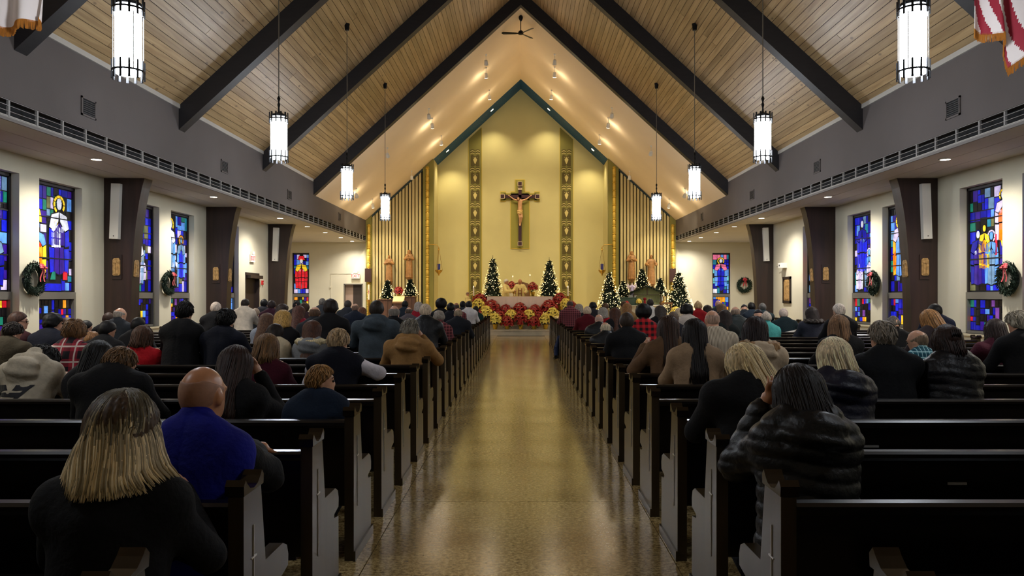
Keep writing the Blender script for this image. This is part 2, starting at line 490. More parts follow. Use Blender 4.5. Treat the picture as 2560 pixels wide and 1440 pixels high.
# ------------------------------------------------------------------ sanctuary walls
sw = MB()
for sx in (-1, 1):
    sw.prism([(sx*4.0, 0), (sx*(XI+.02), 0), (sx*(XI+.02), zplas(XI)), (sx*4.0, zplas(4.0))], 'y', YS, YS+.25)
    sw.box((sx*4.0, YS, 0), (sx*4.25, YA, zplas(4.1)))
wf = tag(build('wall_front', sw, mat('pleat_back', (54, 50, 32), .85)), 'pleated sanctuary wall of upright boards either side of the apse', 'wall', kind=S)
FIN = mat('pleat_board', (198, 180, 128), .8)
for sx in (-1, 1):
    for i in range(15):
        xc = 4.62 + i*.152
        x0, x1 = xc-.052, xc+.052
        poly = [(sx*x0, .54), (sx*x1, .54), (sx*x1, zplas(x1)-.12), (sx*x0, zplas(x0)-.12)]
        build('pleat_board', MB().prism(poly, 'y', YS-.14, YS), FIN, wf)
    # top dark edge rail
    poly = [(sx*4.5, zplas(4.5)-.12), (sx*6.85, zplas(6.85)-.12), (sx*6.85, zplas(6.85)-.02), (sx*4.5, zplas(4.5)-.02)]
    build('cornice', MB().prism(poly, 'y', YS-.17, YS), mat('cornice_teal', (36, 52, 54), .7), wf)
    # pilasters with gilded strip
    for x0, x1, rr in ((4.0, 4.48, .075), (6.82, 7.09, .075)):
        poly = [(sx*x0, .54), (sx*x1, .54), (sx*x1, zplas(x1)-.02), (sx*x0, zplas(x0)-.02)]
        p = build('pilaster', MB().prism(poly, 'y', YS-.19, YS), OLIVE, wf)
        xc = (x0+x1)/2 + (.03 if x0 < 5 else 0); zt = zplas(xc)-.35; pr = []
        z = .6; k = 0
        while z < zt:
            pr += [(rr, z), (rr*1.05, z+.10), (rr*.8, z+.13), (rr*1.25, z+.17), (rr*.8, z+.21), (rr, z+.24)]
            z += .36 if k % 2 else .3; k += 1
        build('gilded_strip', MB().lathe(pr, (sx*xc, YS-.19, 0), 10), GOLD, p, smooth=True)
# apse wall
aw = MB().prism([(-4.25, 0), (4.25, 0), (4.25, zplas(4.25)), (0, zplas(0)), (-4.25, zplas(4.25))], 'y', YA, YA+.25)
aw = tag(build('wall_apse', aw, APSE), 'pale yellow green apse wall behind the altar', 'wall', kind=S)
for sx in (-1, 1):
    build('side_return', MB().box((sx*3.985, YS+.01, .5), (sx*4.0, YA, zplas(4.0)-.03)), APSE, aw)
# stencilled ornament bands
def fan(n, f): return [f(i/(n-1)) for i in range(n)]
PER = .848
tulip = [(0, -.17), (.03, -.12), (.085, .02), (.09, .07), (.06, .11), (.035, .12), (.03, .19), (0, .16), (-.03, .19), (-.035, .12), (-.06, .11), (-.09, .07), (-.085, .02), (-.03, -.12)]
m_tul = MB().prism([(x, z) for x, z in tulip], 'y', -.012, 0).mesh('tulip_motif', STENCIL)
m_dot = MB()
for s_ in (-1, 1): m_dot.prism([(s_*.09 + .016*math.cos(a*math.pi/4), .17+.016*math.sin(a*math.pi/4)) for a in range(8)], 'y', -.012, 0)
m_dot = m_dot.mesh('dot_motif', STENCIL)
pan = [(-.21, -.27), (-.05, -.27), (0, -.2), (.05, -.27), (.21, -.27), (.21, .24), (.14, .3), (.05, .24), (0, .2), (-.05, .24), (-.14, .3), (-.21, .24)]
m_pan = MB().prism(pan, 'y', -.006, 0).mesh('dark_panel', OLIVE_D)
wl = {}
for s_ in (-1, 1):
    def wav(t, th, s_=s_): return (s_*(.03+.2*t), .055*math.sin(t*math.pi*.9+.2) + th)
    poly = fan(7, lambda t: wav(t, 0)) + fan(7, lambda t: wav(1-t, .034))
    wl[s_] = (MB().prism(poly, 'y', -.012, 0).mesh('wave_motif', STENCIL), MB().prism(poly, 'y', -.012, 0).mesh('wave_motif', OLIVE_D))
for sx in (-1, 1):
    xc = sx*2.2; x0, x1 = abs(xc)-.31, abs(xc)+.31
    poly = [(sx*x0, .54), (sx*x1, .54), (sx*x1, zplas(x1)-.12), (sx*x0, zplas(x0)-.12)]
    bd = build('stencil_band', MB().prism(poly, 'y', YA-.02, YA), OLIVE, aw)
    for k in range(11):
        zc = 1.25 + PER*k
        if zc > zplas(x1) - .75: break
        for me in (m_pan, m_tul, m_dot): link(me.name.split('.')[0], me, bd, (xc, YA-.02, zc))
        for s_ in (-1, 1):
            for q in range(4):
                link('wave_motif', wl[s_][0 if q % 2 == 0 else 1], bd, (xc, YA-.02, zc+.30+q*.055))
    build('band_border', MB().box((sx*(x0-.025), YA-.018, .54), (sx*x0, YA, zplas(x0)-.15)).box((sx*x1, YA-.018, .54), (sx*(x1+.025), YA, zplas(x1)-.15)),
          mat('border_yellow', (206, 180, 80), .8), bd)
# platform and steps
STEPS = [(30.0, .22), (30.75, .38), (31.2, .54)]
for i, (y, z) in enumerate(STEPS):
    hw = 8.4 if i == 2 else 6.4
    p = MB().box((-hw, y, -.012), (hw, YA, z-.05))
    s_ = tag(build('sanctuary_step', p, MARBLE), ['lowest pale marble step before the altar', 'middle marble step under the poinsettias', 'raised marble sanctuary platform carrying the altar'][i], 'step', kind=S)
    build('tread', MB().box((-hw, y-.04, z-.05), (hw, (STEPS[i+1][0] if i < 2 else YA), z)), MARBLE, s_)

# ------------------------------------------------------------------ stained glass windows
PAL = {'b': (10, 12, 140), 'B': (16, 26, 185), 'l': (84, 138, 214), 'v': (44, 18, 120), 'p': (110, 60, 140), 't': (30, 112, 136),
       'g': (20, 110, 90), 'w': (200, 202, 214), 'y': (240, 196, 40), 'o': (236, 150, 30), 'r': (200, 22, 40), 'k': (22, 19, 24),
       'h': (190, 176, 214), 'm': (224, 110, 150), 'c': (110, 200, 210), 's': (96, 128, 160), 'q': (96, 96, 60), 'e': (236, 90, 24)}
GL = {k: mat('glass_'+k, c, .25, noise=(7, .35), emit=(GLASS_E*(.25 if k == 'k' else 1.0))) for k, c in PAL.items()}
# note: dark panes let little light through
def guillotine(x0, y0, x1, y1, r, mn):
    w, h = x1-x0, y1-y0
    if w < mn*1.7 and h < mn*2.6: return [(x0, y0, x1, y1)]
    if w < mn*1.1 and h < mn*4 and r.random() < .7: return [(x0, y0, x1, y1)]
    if h > w*1.1 or w < mn*1.5:
        c = y0 + h*r.uniform(.35, .65); return guillotine(x0, y0, x1, c, r, mn) + guillotine(x0, c, x1, y1, r, mn)
    c = x0 + w*r.uniform(.35, .65); return guillotine(x0, y0, c, y1, r, mn) + guillotine(c, y0, x1, y1, r, mn)
def ell(cx, cy, rx, ry, n=10, a0=0, a1=2*math.pi):
    return [(cx+rx*math.cos(a0+(a1-a0)*i/n), cy+ry*math.sin(a0+(a1-a0)*i/n)) for i in range(n)]
def halo(cx, cy, r0, r1, col, n=9):
    out = []
    for i in range(n):
        a, b = 2*math.pi*i/n+.03, 2*math.pi*(i+1)/n-.03
        if -2.3 < ((a+b)/2 if (a+b)/2 < math.pi else (a+b)/2-2*math.pi) < -.8: continue
        m_ = (a+b)/2
        out.append((col, [(cx+r1*math.cos(t), cy+r1*math.sin(t)) for t in (a, m_, b)] + [(cx+r0*math.cos(t), cy+r0*math.sin(t)) for t in (b, m_, a)]))
    return out
def saint(cx, zb, zt, w, robe, mantle, face='w', hal='y', hold=None):
    """a standing robed figure of glass pieces between heights zb and zt (metres)"""
    h = zt-zb; r = h*.075; hz = zt-r*1.5; o = []
    if hal: o += halo(cx, hz, r*1.15, r*1.62, hal)
    o.append((face, ell(cx, hz, r*.68, r*.92)))
    o.append((mantle, [(cx-r*.72, hz+r*.2), (cx-r*.5, hz+r*.95), (cx, hz+r*1.12), (cx, hz+r*.95), (cx-r*.55, hz+r*.6)]))
    o.append((mantle, [(cx+r*.72, hz+r*.2), (cx+r*.5, hz+r*.95), (cx, hz+r*1.12), (cx, hz+r*.95), (cx+r*.55, hz+r*.6)]))
    sh = hz-r*1.25
    for s_ in (-1, 1):
        o.append((mantle, [(cx+s_*.02*w, sh), (cx+s_*w*.38, sh-.04*h), (cx+s_*w*.5, sh-.2*h), (cx+s_*w*.3, sh-.24*h), (cx+s_*w*.05, sh-.12*h)]))
        o.append((robe[0], [(cx+s_*w*.5, sh-.21*h), (cx+s_*w*.52, sh-.42*h), (cx+s_*w*.3, sh-.44*h), (cx+s_*w*.3, sh-.25*h)]))
        o.append((robe[1], [(cx+s_*w*.02, sh-.14*h), (cx+s_*w*.27, sh-.25*h), (cx+s_*w*.27, sh-.42*h), (cx+s_*w*.02, sh-.42*h)]))
        o.append((robe[1], [(cx+s_*w*.02, sh-.44*h), (cx+s_*w*.22, sh-.44*h), (cx+s_*w*.26, zb+.03*h), (cx+s_*w*.02, zb)]))
        o.append((robe[0], [(cx+s_*w*.25, sh-.46*h), (cx+s_*w*.51, sh-.45*h), (cx+s_*w*.46, zb+.02*h), (cx+s_*w*.29, zb+.03*h)]))
    o.append((face, ell(cx-w*.1, sh-.2*h, r*.4, r*.55, 7)))
    o.append((hold or face, ell(cx+w*.14, sh-.22*h, r*.55, r*.6, 7)))
    return o
def grow(poly, d):
    n = len(poly); cx = sum(p[0] for p in poly)/n; cy = sum(p[1] for p in poly)/n
    out = []
    for x, y in poly:
        L_ = math.hypot(x-cx, y-cy) or 1e-6; out.append((cx+(x-cx)*(1+d/L_), cy+(y-cy)*(1+d/L_)))
    return out
def inside(pt, poly):
    x, y = pt; c = False; n = len(poly)
    for i in range(n):
        (x1, y1), (x2, y2) = poly[i], poly[(i+1) % n]
        if (y1 > y) != (y2 > y) and x < (x2-x1)*(y-y1)/(y2-y1)+x1: c = not c
    return c
def clip_poly(poly, w):
    for sgn, lim in ((1, .045), (-1, w-.045)):
        out = []
        n = len(poly)
        for i in range(n):
            p, q = poly[i], poly[(i+1) % n]
            a, b = sgn*(p[0]-lim) >= 0, sgn*(q[0]-lim) >= 0
            if a: out.append(p)
            if a != b:
                t = (lim-p[0])/(q[0]-p[0]); out.append((lim, p[1]+t*(q[1]-p[1])))
        poly = out
        if len(poly) < 3: return []
    return poly
WN = [0]
def window(w, z0, z1, seed, figs, weights, low, loc, rotz, label):
    """local: x across 0..w, y=0 glass front (viewer at -y), z up from floor"""
    WN[0] += 1; r = random.Random(seed)
    zt = 1.52                                            # transom height
    root = thing('window_%d' % WN[0], label, 'window', loc, rotz, kind=S)
    fr = MB().box((0, -.03, zt+.1), (.045, .06, z1)).box((w-.045, -.03, zt+.1), (w, .06, z1)).box((0, -.03, z1-.06), (w, .06, z1))
    build('frame', fr, BRONZE, root)
    a = MB().box((0, -.05, zt), (w, .06, zt+.1)).box((0, -.05, z0), (.055, .06, zt)).box((w-.055, -.05, z0), (w, .06, zt)).box((.05, -.05, z0), (w-.05, .06, z0+.05)).box((.05, -.05, zt-.035), (w-.05, .06, zt))
    build('sash_frame', a, STEEL, root)
    build('lead_plate', MB().box((.04, .012, z0+.04), (w-.04, .03, z1-.05)), LEAD, root)
    build('saddle_bar', MB().box((.03, -.012, z0+(z1-z0)*.5), (w-.03, .012, z0+(z1-z0)*.5+.025)).box((.03, -.012, z0+(z1-z0)*.77), (w-.03, .012, z0+(z1-z0)*.77+.02)), LEAD, root)
    polys = [(c, clip_poly(p, w)) for c, p in figs]
    polys = [(c, p) for c, p in polys if len(p) >= 3]
    names = list(weights)
    for (x0, y0, x1, y1) in guillotine(.05, zt+.12, w-.05, z1-.07, r, .125):
        mid = ((x0+x1)/2, (y0+y1)/2)
        if any(inside(mid, p) for _, p in polys): 
            if (x1-x0)*(y1-y0) < .05: continue
        c = r.choice(names)
        build('pane', MB().box((x0+.011, .004, y0+.011), (x1-.011, .012, y1-.011)), GL[c], root)
    for c, p in polys:
        build('lead_line', MB().prism(grow(p, .02), 'y', 0, .006), LEAD, root)
        build('pane', MB().prism(grow(p, -.005), 'y', -.006, .002), GL[c], root)
    for (x0, y0, x1, y1) in guillotine(.065, z0+.06, w-.065, zt-.045, r, .095):
        c = r.choice(low)
        build('pane', MB().box((x0+.01, .002, y0+.01), (x1-.01, .012, y1-.01)), GL[c], root)
    return root
BG1 = 'bbbbBBBvvkkkkhtgslbqk'
LOWP = 'bBkkyglbrpkkkokBkbv'
W_ = 1.35
def figs_for(i):
    if i == 0: return saint(.45, 1.75, 3.2, .7, 'mp', 'm', 'w', 'y') + saint(1.0, 1.7, 2.7, .5, 'bv', 's', 'h', None)
    if i == 1:
        f = saint(.88, 1.95, 3.45, .62, 'Bv', 'w', 'w', 'y', 'w') + saint(.78, 2.45, 2.98, .3, 'ww', 'w', 'w', 'y')
        f += saint(.22, 1.85, 2.95, .5, 'yo', 'l', 'l', None, 'r')
        f += [('y', [(.1, 2.98), (.16, 3.12), (.22, 3.0), (.28, 3.14), (.34, 2.98), (.34, 2.9), (.1, 2.9)]), ('o', [(.06, 2.25), (.25, 2.4), (.4, 2.15), (.2, 1.95), (.06, 1.95)]),
              ('g', [(.6, 1.85), (.66, 2.0), (.76, 2.02), (.76, 1.85)]), ('r', [(1.0, 1.85), (1.14, 1.85), (1.14, 2.02), (1.0, 2.02)]),
              ('y', [(.2, 1.72), (.32, 1.72), (.32, 1.9), (.24, 1.95)]), ('B', [(.4, 1.64), (.95, 1.64), (.95, 1.78), (.4, 1.78)])]
        return f
    if i == 2: return saint(.62, 1.8, 3.0, .62, 'sh', 'w', 'w', 'y') + saint(.3, 2.3, 3.4, .4, 'hs', 'o', 'h', 'y') + saint(.85, 1.9, 2.45, .36, 'hw', 'h', 'w', 'y')
    if i == 3: return saint(.35, 2.1, 3.5, .5, 'ls', 'w', 'w', 'y') + saint(.95, 2.0, 3.1, .46, 'lB', 's', 's', 'o') + saint(.6, 1.75, 2.6, .4, 'sk', 'w', 'w', None)
    if i == 4: return saint(.7, 1.9, 3.3, .6, 'Bs', 'h', 'w', 'y', 'o')
    if i == 5: return saint(.55, 1.75, 3.3, .6, 'rB', 'l', 'w', 'y')
    if i == 6:
        f = saint(.25, 2.55, 3.5, .46, 'he', 'h', 'w', 'y', 'w') + saint(1.02, 1.75, 2.85, .48, 'bv', 'b', 'w', None)
        f += saint(.82, 2.05, 2.92, .34, 'yo', 'y', 'y', None) + saint(.6, 1.75, 2.78, .42, 'ls', 'l', 'l', 'h', 'c')
        f += [('e', [(.06, 2.4), (.22, 2.75), (.06, 2.85)]), ('y', [(.28, 2.45), (.36, 2.75), (.24, 2.78)]), ('r', [(.42, 2.3), (.48, 2.3), (.48, 2.7), (.42, 2.7)])]
        return [(c, [(1.35-x, z) for x, z in p][::-1]) for c, p in f]
    if i == 7: return saint(.5, 2.0, 3.45, .62, 'ol', 'h', 'w', 'y', 'o') + saint(1.0, 1.75, 3.0, .44, 'hs', 'l', 'l', None) + [('e', [(.2, 2.1), (.34, 2.2), (.3, 2.6), (.2, 2.5)])]
    if i == 8: return saint(.5, 2.15, 3.55, .56, 'BB', 'b', 'w', None, 's') + saint(.9, 1.75, 2.75, .5, 'sh', 'l', 'l', 'h') + saint(.35, 1.7, 2.4, .4, 'wh', 'h', 'w', None)
    if i == 9: return saint(.45, 1.9, 3.2, .5, 'er', 'r', 'y', 'y', 'y') + [('w', ell(.5, 1.75, .1, .1)), ('w', [(.3, 1.66), (.8, 1.66), (.7, 1.8), (.4, 1.8)])]
    return []
side_names = ['nearest the flags', 'beside the column one bay past the flags', 'just past that column', 'beyond the wall wreath', 'by the far side door bay']
LL = ['stained glass window with rose pink robed figure, left wall by the flag', 'stained glass window of a haloed mother holding a crowned child',
      'stained glass window of a pale kneeling figure and two smaller haloed ones', 'narrow looking blue stained glass window with three figures, right of the left wreath',
      'blue stained glass window half hidden by a column beside the dark side door']
LR = ['stained glass window with a red and blue robed figure, right wall by the flag', 'stained glass window of a golden haired figure above a huddled group',
      'stained glass window of a haloed figure in pale and orange robes', 'blue stained glass window with a deep blue mantled figure, beside the right wreath',
      'stained glass window with a red robed figure half hidden by a right column']
for i, (a, b) in enumerate(WIN_Y):
    w = b-a
    # left wall: viewer at +x ; local -y must face +x -> rotz = +90deg ; local x -> +y
    window(w, WZ0, WZ1, 20+i, figs_for(i), BG1, LOWP, (-(XW+.17), a, 0), math.pi/2, LL[i])
    # right wall: local -y faces -x -> rotz = -90deg ; local x -> -y
    window(w, WZ0, WZ1, 40+i, figs_for(5+i), BG1, LOWP, (XW+.17, b, 0), -math.pi/2, LR[i])
fw = .79
ff = saint(.4, 1.85, 3.3, .56, 'rr', 'y', 'w', None, 'w') + [('r', [(.24, 3.2), (.3, 3.38), (.5, 3.38), (.56, 3.2)])]
window(fw, WZ0, 3.52, 61, ff, 'BBlbbthlm', LOWP, (-10.58, 35.82, 0), 0, 'stained glass window of a figure in bright red robes and cap, end wall')
ff = saint(.42, 1.95, 3.3, .58, 'lB', 'm', 'w', 'y', 'c') + [('b', [(.3, 2.05), (.6, 2.05), (.56, 1.85), (.42, 1.75)])]
window(.84, WZ0, 3.52, 62, ff, 'BBlbwtclmb', 'bBlyobgr', (8.86, 35.82, 0), 0, 'stained glass window of a figure in pink and aqua, end wall beside a wreath')
SILL = mat('sill_stone', (188, 178, 150), .6)
for sx in (-1, 1):
    for i, (a, b) in enumerate(WIN_Y):
        tag(build('trim_%d' % (10+i+5*(sx > 0)), MB().box((sx*(XW-.05), a-.04, WZ0-.04), (sx*(XW+.16), b+.04, WZ0)), SILL),
            'pale stone sill under the %s, %s wall' % (['window by the flag', 'window beside the first wreath', 'window past the column', 'window past the second wreath', 'window half hidden by a column'][i], 'left' if sx < 0 else 'right'), 'sill', kind=S)
# doors
DOOR = mat('door_dark_brown', (44, 32, 28), .5)
d = thing('door_1', 'dark brown exit door with narrow glass slit in left wall', 'door', (-XW-.12, 24.85, 0), kind=S)
build('leaf', MB().box((-.05, -.6, 0), (0, .6, 2.2)), DOOR, d)
build('glass_slit', MB().box((0, -.5, .9), (.006, -.38, 1.75)), mat('daylit_slit', (226, 216, 226), .3, emit=1.2), d)
build('frame', MB().box((-.06, -.65, 0), (.13, -.6, 2.28)).box((-.06, .6, 0), (.13, .65, 2.28)).box((-.06, -.65, 2.2), (.13, .65, 2.28)), DOOR, d)
build('door_closer', MB().box((.0, -.55, 2.1), (.26, .62, 2.2)), DOOR, d)
d = thing('door_2', 'open dark doorway under the lit exit sign, end wall', 'door', (-7.745, 35.85, 0), kind=S)
build('leaf', MB().box((-.05, .05, 0), (.42, .1, 2.05)), DOOR, d)
build('side_light', MB().box((-.42, .05, 0), (-.05, .1, 2.05)), mat('passage_wall', (150, 128, 116), .8), d)
build('frame', MB().box((-.44, -.17, 0), (-.40, .1, 2.08)).box((.40, -.17, 0), (.44, .1, 2.08)).box((-.44, -.17, 2.05), (.44, .1, 2.09)), STEEL, d)
# ------------------------------------------------------------------ pendant lights
PX = 4.21; PEND_Y = [8.28, 13.43, 18.7, 23.95, 3.1]
GLASSW = mat('pendant_glass', (235, 244, 255), .4, emit=PENDANT_E)
def pendant(loc, label):
    x, y = loc; zb = 3.87
    t = thing('pendant_light', label, 'pendant lamp', (x, y, zb), group='cylinder pendants in two rows')
    H = zroof(x) - zb
    build('glass_cylinder', MB().lathe([(.02, .06), (.125, .06), (.132, .10), (.132, .72), (.125, .76), (.02, .76)], n=24), GLASSW, t, smooth=True)
    build('rod', MB().tube([(0, 0, 1.12), (0, 0, H-.1)], .009, 6), STEEL, t)
    build('stem', MB().lathe([(.02, .84), (.014, .95), (.026, 1.0), (.012, 1.05), (.03, 1.11), (.012, 1.15)], n=10), BLACKM, t, smooth=True)
    build('canopy', MB().lathe([(.05, H-.16), (.06, H-.06), (.07, H)], n=12), BLACKM, t)
    build('top_plate', MB().lathe([(.02, .79), (.13, .79), (.135, .82), (.05, .86), (.02, .87)], n=20), BLACKM, t)
    ring = MB(); n = 24; v = []; f = []
    for i in range(n):
        a = 2*math.pi*i/n
        for r, z in ((.150, .08), (.162, .08), (.162, .10), (.150, .10)): v.append((r*math.cos(a), r*math.sin(a), z))
    for i in range(n):
        j = (i+1) % n
        for k in range(4): f.append((i*4+k, j*4+k, j*4+(k+1) % 4, i*4+(k+1) % 4))
    rm = MB().add(v, f).mesh('ring', BLACKM)
    link('ring', rm, t); link('ring', rm, t, (0, 0, .66))
    up = MB().prism([(-.011, 0), (.011, 0), (.013, .18), (-.013, .18)], 'x', .150, .164).mesh('prong', BLACKM)
    dn = MB().prism([(-.013, 0), (.013, 0), (.009, .2), (-.009, .2)], 'x', .150, .166).mesh('prong', BLACKM)
    for i in range(12):
        a = 2*math.pi*i/12
        link('prong', up, t, (0, 0, .68), (0, 0, a)); link('prong', dn, t, (0, 0, 0), (0, 0, a))
    side = MB()
    for i in range(4):
        a = math.pi/4+math.pi/2*i; side.tube([(.156*math.cos(a), .156*math.sin(a), .1), (.156*math.cos(a), .156*math.sin(a), .7)], .005, 5)
    build('side_rod', side, STEEL, t)
    return t
first = None
for y, nm in zip(PEND_Y, ('nearest the flags', 'second along from the flags', 'third along from the flags', 'closest to the sanctuary', 'above the rearmost pews')):
    for sx in (-1, 1):
        lb = 'glowing white cylinder pendant on a rod, %s row, %s' % ('left' if sx < 0 else 'right', nm)
        if first is None: first = pendant((sx*PX, y), lb)
        else:
            c = copy_tree(first, None, (sx*PX, y, 3.87)); c['label'] = lb

# ------------------------------------------------------------------ recessed soffit lights
ringm = MB().lathe([(.085, 0), (.11, 0), (.11, .012), (.085, .012)], n=18, cap=False).mesh('trim_ring', WHITEP)
discm = MB().lathe([(.001, .004), (.086, .004), (.086, .01), (.001, .01)], n=18).mesh('lens', GLOW)
DL = [(7.56, 8.5), (7.56, 13.75), (7.56, 19.0), (7.56, 24.25), (7.58, 27.4), (7.6, 30.0), (7.6, 32.6), (7.6, 34.8), (9.85, 32.9), (9.85, 29.5)]
for sx in (-1, 1):
    for i, (x, y) in enumerate(DL):
        t = thing('downlight', 'round recessed downlight in the %s soffit, %s' % ('left' if sx < 0 else 'right', ['behind the hanging flag', 'above the wreath nearest the flag',
             'above the second wreath', 'just before the last column', 'first past the last column', 'second past the last column', 'third past the last column', 'closest to the sanctuary wall',
             'outer one by the end window', 'outer one beside the last column'][i]), 'downlight', (sx*x, y, 3.972 if i < 4 else 3.987), group='recessed soffit lights %d%d' % (sx, i < 4))
        link('trim_ring', ringm, t); link('lens', discm, t)
        light('downlight_lamp', 'SPOT', (sx*x, y, 3.95), SOFFIT_W*(1 if i < 4 else .55), (1, .95, .87), (sx*x, y, 0), .08, 150, .9)

# ------------------------------------------------------------------ spot heads on the plaster ceiling
def on_plaster(px, py):
    a, b = (px-CX)/FPX, (CY-py)/FPX
    for sg in (-1, 1):
        Y = (zplas(0) - SL*sg*CXW - CH) / (b + SL*sg*a)
        x = CXW + a*Y
        if (x >= 0) == (sg > 0) and Y > 0: return Vector((x, Y, CH+b*Y))
head = MB().lathe([(.05, .02), (.06, .0), (.075, -.16), (.07, -.165)], n=14).mesh('lamp_head', WHITEP, True)
lens = MB().lathe([(.001, -.15), (.068, -.162), (.068, -.168), (.001, -.170)], n=14).mesh('lens', WGLOW)
arm = MB().tube([(0, 0, .22), (0, 0, .02)], .01, 6).box((-.04, -.04, .2), (.04, .04, .23)).mesh('bracket', WHITEP)
SPOTS = [(1215, 169, 1), (1223, 225, 1), (1080, 295, 1), (1103, 339, 1), (1387, 167, 1), (1379, 225, 1), (1521, 294, 1), (1499, 337, 1),
         (890, 471, 1), (931, 497, 1), (1713, 471, 1), (1673, 497, 1),
         (1215, 136, 0), (1387, 135, 0), (1072, 271, 0), (1530, 269, 0), (968, 369, 0), (1628, 364, 0), (1029, 427, 0), (1574, 427, 0)]
YEL = (1, .86, .57)
for px, py, on in SPOTS:
    p = on_plaster(px, py)
    if p.y > YS-.3: p = Vector((p.x, YS-.4, 0)); p.z = zplas(p.x)
    p.z -= .23
    aim = (Vector((p.x*.45, YA, 3.2)) if py > 200 else Vector((p.x*.6, 33.6, 1.8))) if abs(p.x) < 3.2 else Vector((p.x*.98, YS, 2.2))
    d = (aim-p).normalized()
    t = thing('spotlight', 'lit white spotlight head on the plaster ceiling, %s slope, %s' % ('left' if px < 1302 else 'right', {169: 'nearest the fan', 167: 'nearest the fan', 225: 'just above the teal gable', 295: 'beside an unlit head midway', 294: 'beside an unlit head midway', 339: 'just above the pilaster top', 337: 'just above the pilaster top', 471: 'beside a pendant', 497: 'lowest, by the upper wall'}[py]) if on
              else 'unlit white box spotlight on the plaster ceiling, %s slope, %s' % ('left' if px < 1302 else 'right', 'below the ridge near the fan' if py < 200 else 'midway down the slope' if py < 300 else 'low above the pendants' if py < 400 else 'just above the pleated wall'), 'spotlight', p, group='ceiling spotlights %s%d%s' % ('lit' if on else 'unlit', abs(p.x) < 3.2, '' if on else py//100))
    link('bracket', arm, t)
    q = (-d).to_track_quat('Z', 'Y').to_euler()
    link('lamp_head', head, t, rot=q)
    if on:
        link('lens', lens, t, rot=q)
        light('added_spot_fill', 'POINT', p + d*.32, 10, (1, .84, .60), size=.12)  # added point fill at each lit head, brightens the plaster ceiling
        light('spot_lamp', 'SPOT', p + d*.2, SANCT_W*(1 if abs(p.x) < 3.2 else .7), YEL, aim, .06, 62 if abs(p.x) < 3.2 else 70, .8)
for px, py in ((1230, 271), (1119, 373), (1372, 270), (1482, 373)):
    a, b = (px-CX)/FPX, (CY-py)/FPX; Y = 36.2; x = CXW+a*Y; z = zplas(x)-.02
    t = thing('apse_downlight', 'small round lamp in the teal soffit, %s slope, %s' % ('left' if px < 1302 else 'right', 'nearer the apex' if py < 300 else 'nearer the pilaster'), 'downlight', (x, Y, z), group='lamps in the teal soffit')
    sgn = 1 if x > 0 else -1
    build('trim_ring', MB().lathe([(.07, 0), (.10, -.01), (.10, .012), (.07, .012)], n=16, cap=False), WHITEP, t, rot=(0, sgn*ang, 0))
    build('lens', MB().lathe([(.001, -.004), (.07, -.004), (.07, .008), (.001, .008)], n=16), WGLOW, t, rot=(0, sgn*ang, 0))
    light('apse_lamp', 'SPOT', (x, Y, z-.08), SANCT_W*.55, YEL, (x*.8, YA+.2, .5), .06, 100, .9)

# ------------------------------------------------------------------ ceiling fan
fn = thing('ceiling_fan', 'three bladed dark ceiling fan hung from the gable ridge', 'fan', (0.0, 27.4, 10.87))
build('down_rod', MB().tube([(0, 0, .05), (0, 0, zplas(0)-10.87)], .016, 8), BLACKM, fn)
build('canopy', MB().lathe([(.03, .42), (.07, .5), (.08, .6)], n=12), BLACKM, fn)
build('motor', MB().lathe([(.02, -.07), (.09, -.05), (.1, 0), (.08, .05), (.03, .09)], n=16), BLACKM, fn, smooth=True)
bl = MB().prism([(.08, -.03), (.2, -.05), (.62, -.07), (.68, -.03), (.68, .04), (.62, .075), (.2, .05), (.08, .03)], 'z', -.006, .006).mesh('blade', BLACKM)
for a in (183, 52, -52): link('blade', bl, fn, (0, 0, -.02), (math.radians(14), 0, math.radians(a)))

# ------------------------------------------------------------------ vents, speakers, station plaques
VENTS = [(12.65, .42, .31), (18.45, .42, .3), (23.65, .42, .3), (30.2, .36, .3)]
for sx in (-1, 1):
    for i, (y, w, h) in enumerate(VENTS):
        t = thing('wall_vent', 'square dark return vent on the %s upper wall, %s' % ('left' if sx < 0 else 'right', ['by the flag', 'one bay past the flag', 'two bays past the flag', 'by the sanctuary'][i]),
                  'vent', (sx*XI, y, 4.78), group='upper wall vents')
        build('frame', MB().box((0, -w/2, -h), (sx*-.02, w/2, -h+.03)).box((0, -w/2, -.03), (sx*-.02, w/2, 0)).box((0, -w/2, -h), (sx*-.02, -w/2+.03, 0)).box((0, w/2-.03, -h), (sx*-.02, w/2, 0)), TAUPE, t)
        build('recess_panel', MB().box((0, -w/2+.03, -h+.03), (sx*-.003, w/2-.03, -.03)), VOID, t)
        sl = MB().box((-.002, -w/2+.03, -.006), (-.016, w/2-.03, .006)).mesh('louver', mat('louver_grey', (52, 50, 52), .6))
        for k in range(7): link('louver', sl, t, (0 if sx > 0 else .018, 0, -h+.05+k*.033))
RELIEF = mat('carved_wood_relief', (176, 138, 84), .6, noise=(18, .4), bump=(22, 1.0))
def relief(parent, w, h, seed, ax):
    """small carved figure plaque standing proud in local -y"""
    r = random.Random(seed)
    pts = [(-w/2, -h*.46), (-w*.4, -h/2), (w*.4, -h/2), (w/2, -h*.44), (w*.48, h*.36), (w*.3, h/2), (-w*.3, h*.49), (-w/2, h*.38)]
    build('plaque', MB().prism(pts, 'y', -.03, 0), RELIEF, parent)
    m = MB()
    for k in range(2):
        x = (-.18+.36*k)*w + r.uniform(-.03, .03)*w; z0 = -h*.42; z1 = h*r.uniform(.12, .3)
        m.ball((x, -.034, z1), (.07*w+.01, .012, .05*h+.006), 8)
        m.prism([(x-.16*w, z0), (x+.16*w, z0), (x+.09*w, z1-.04*h), (x-.09*w, z1-.04*h)], 'y', -.046, -.028)
    m.box((-.34*w, -.042, h*.2), (.3*w, -.03, h*.26))
    build('carved_figure', m, RELIEF, parent)
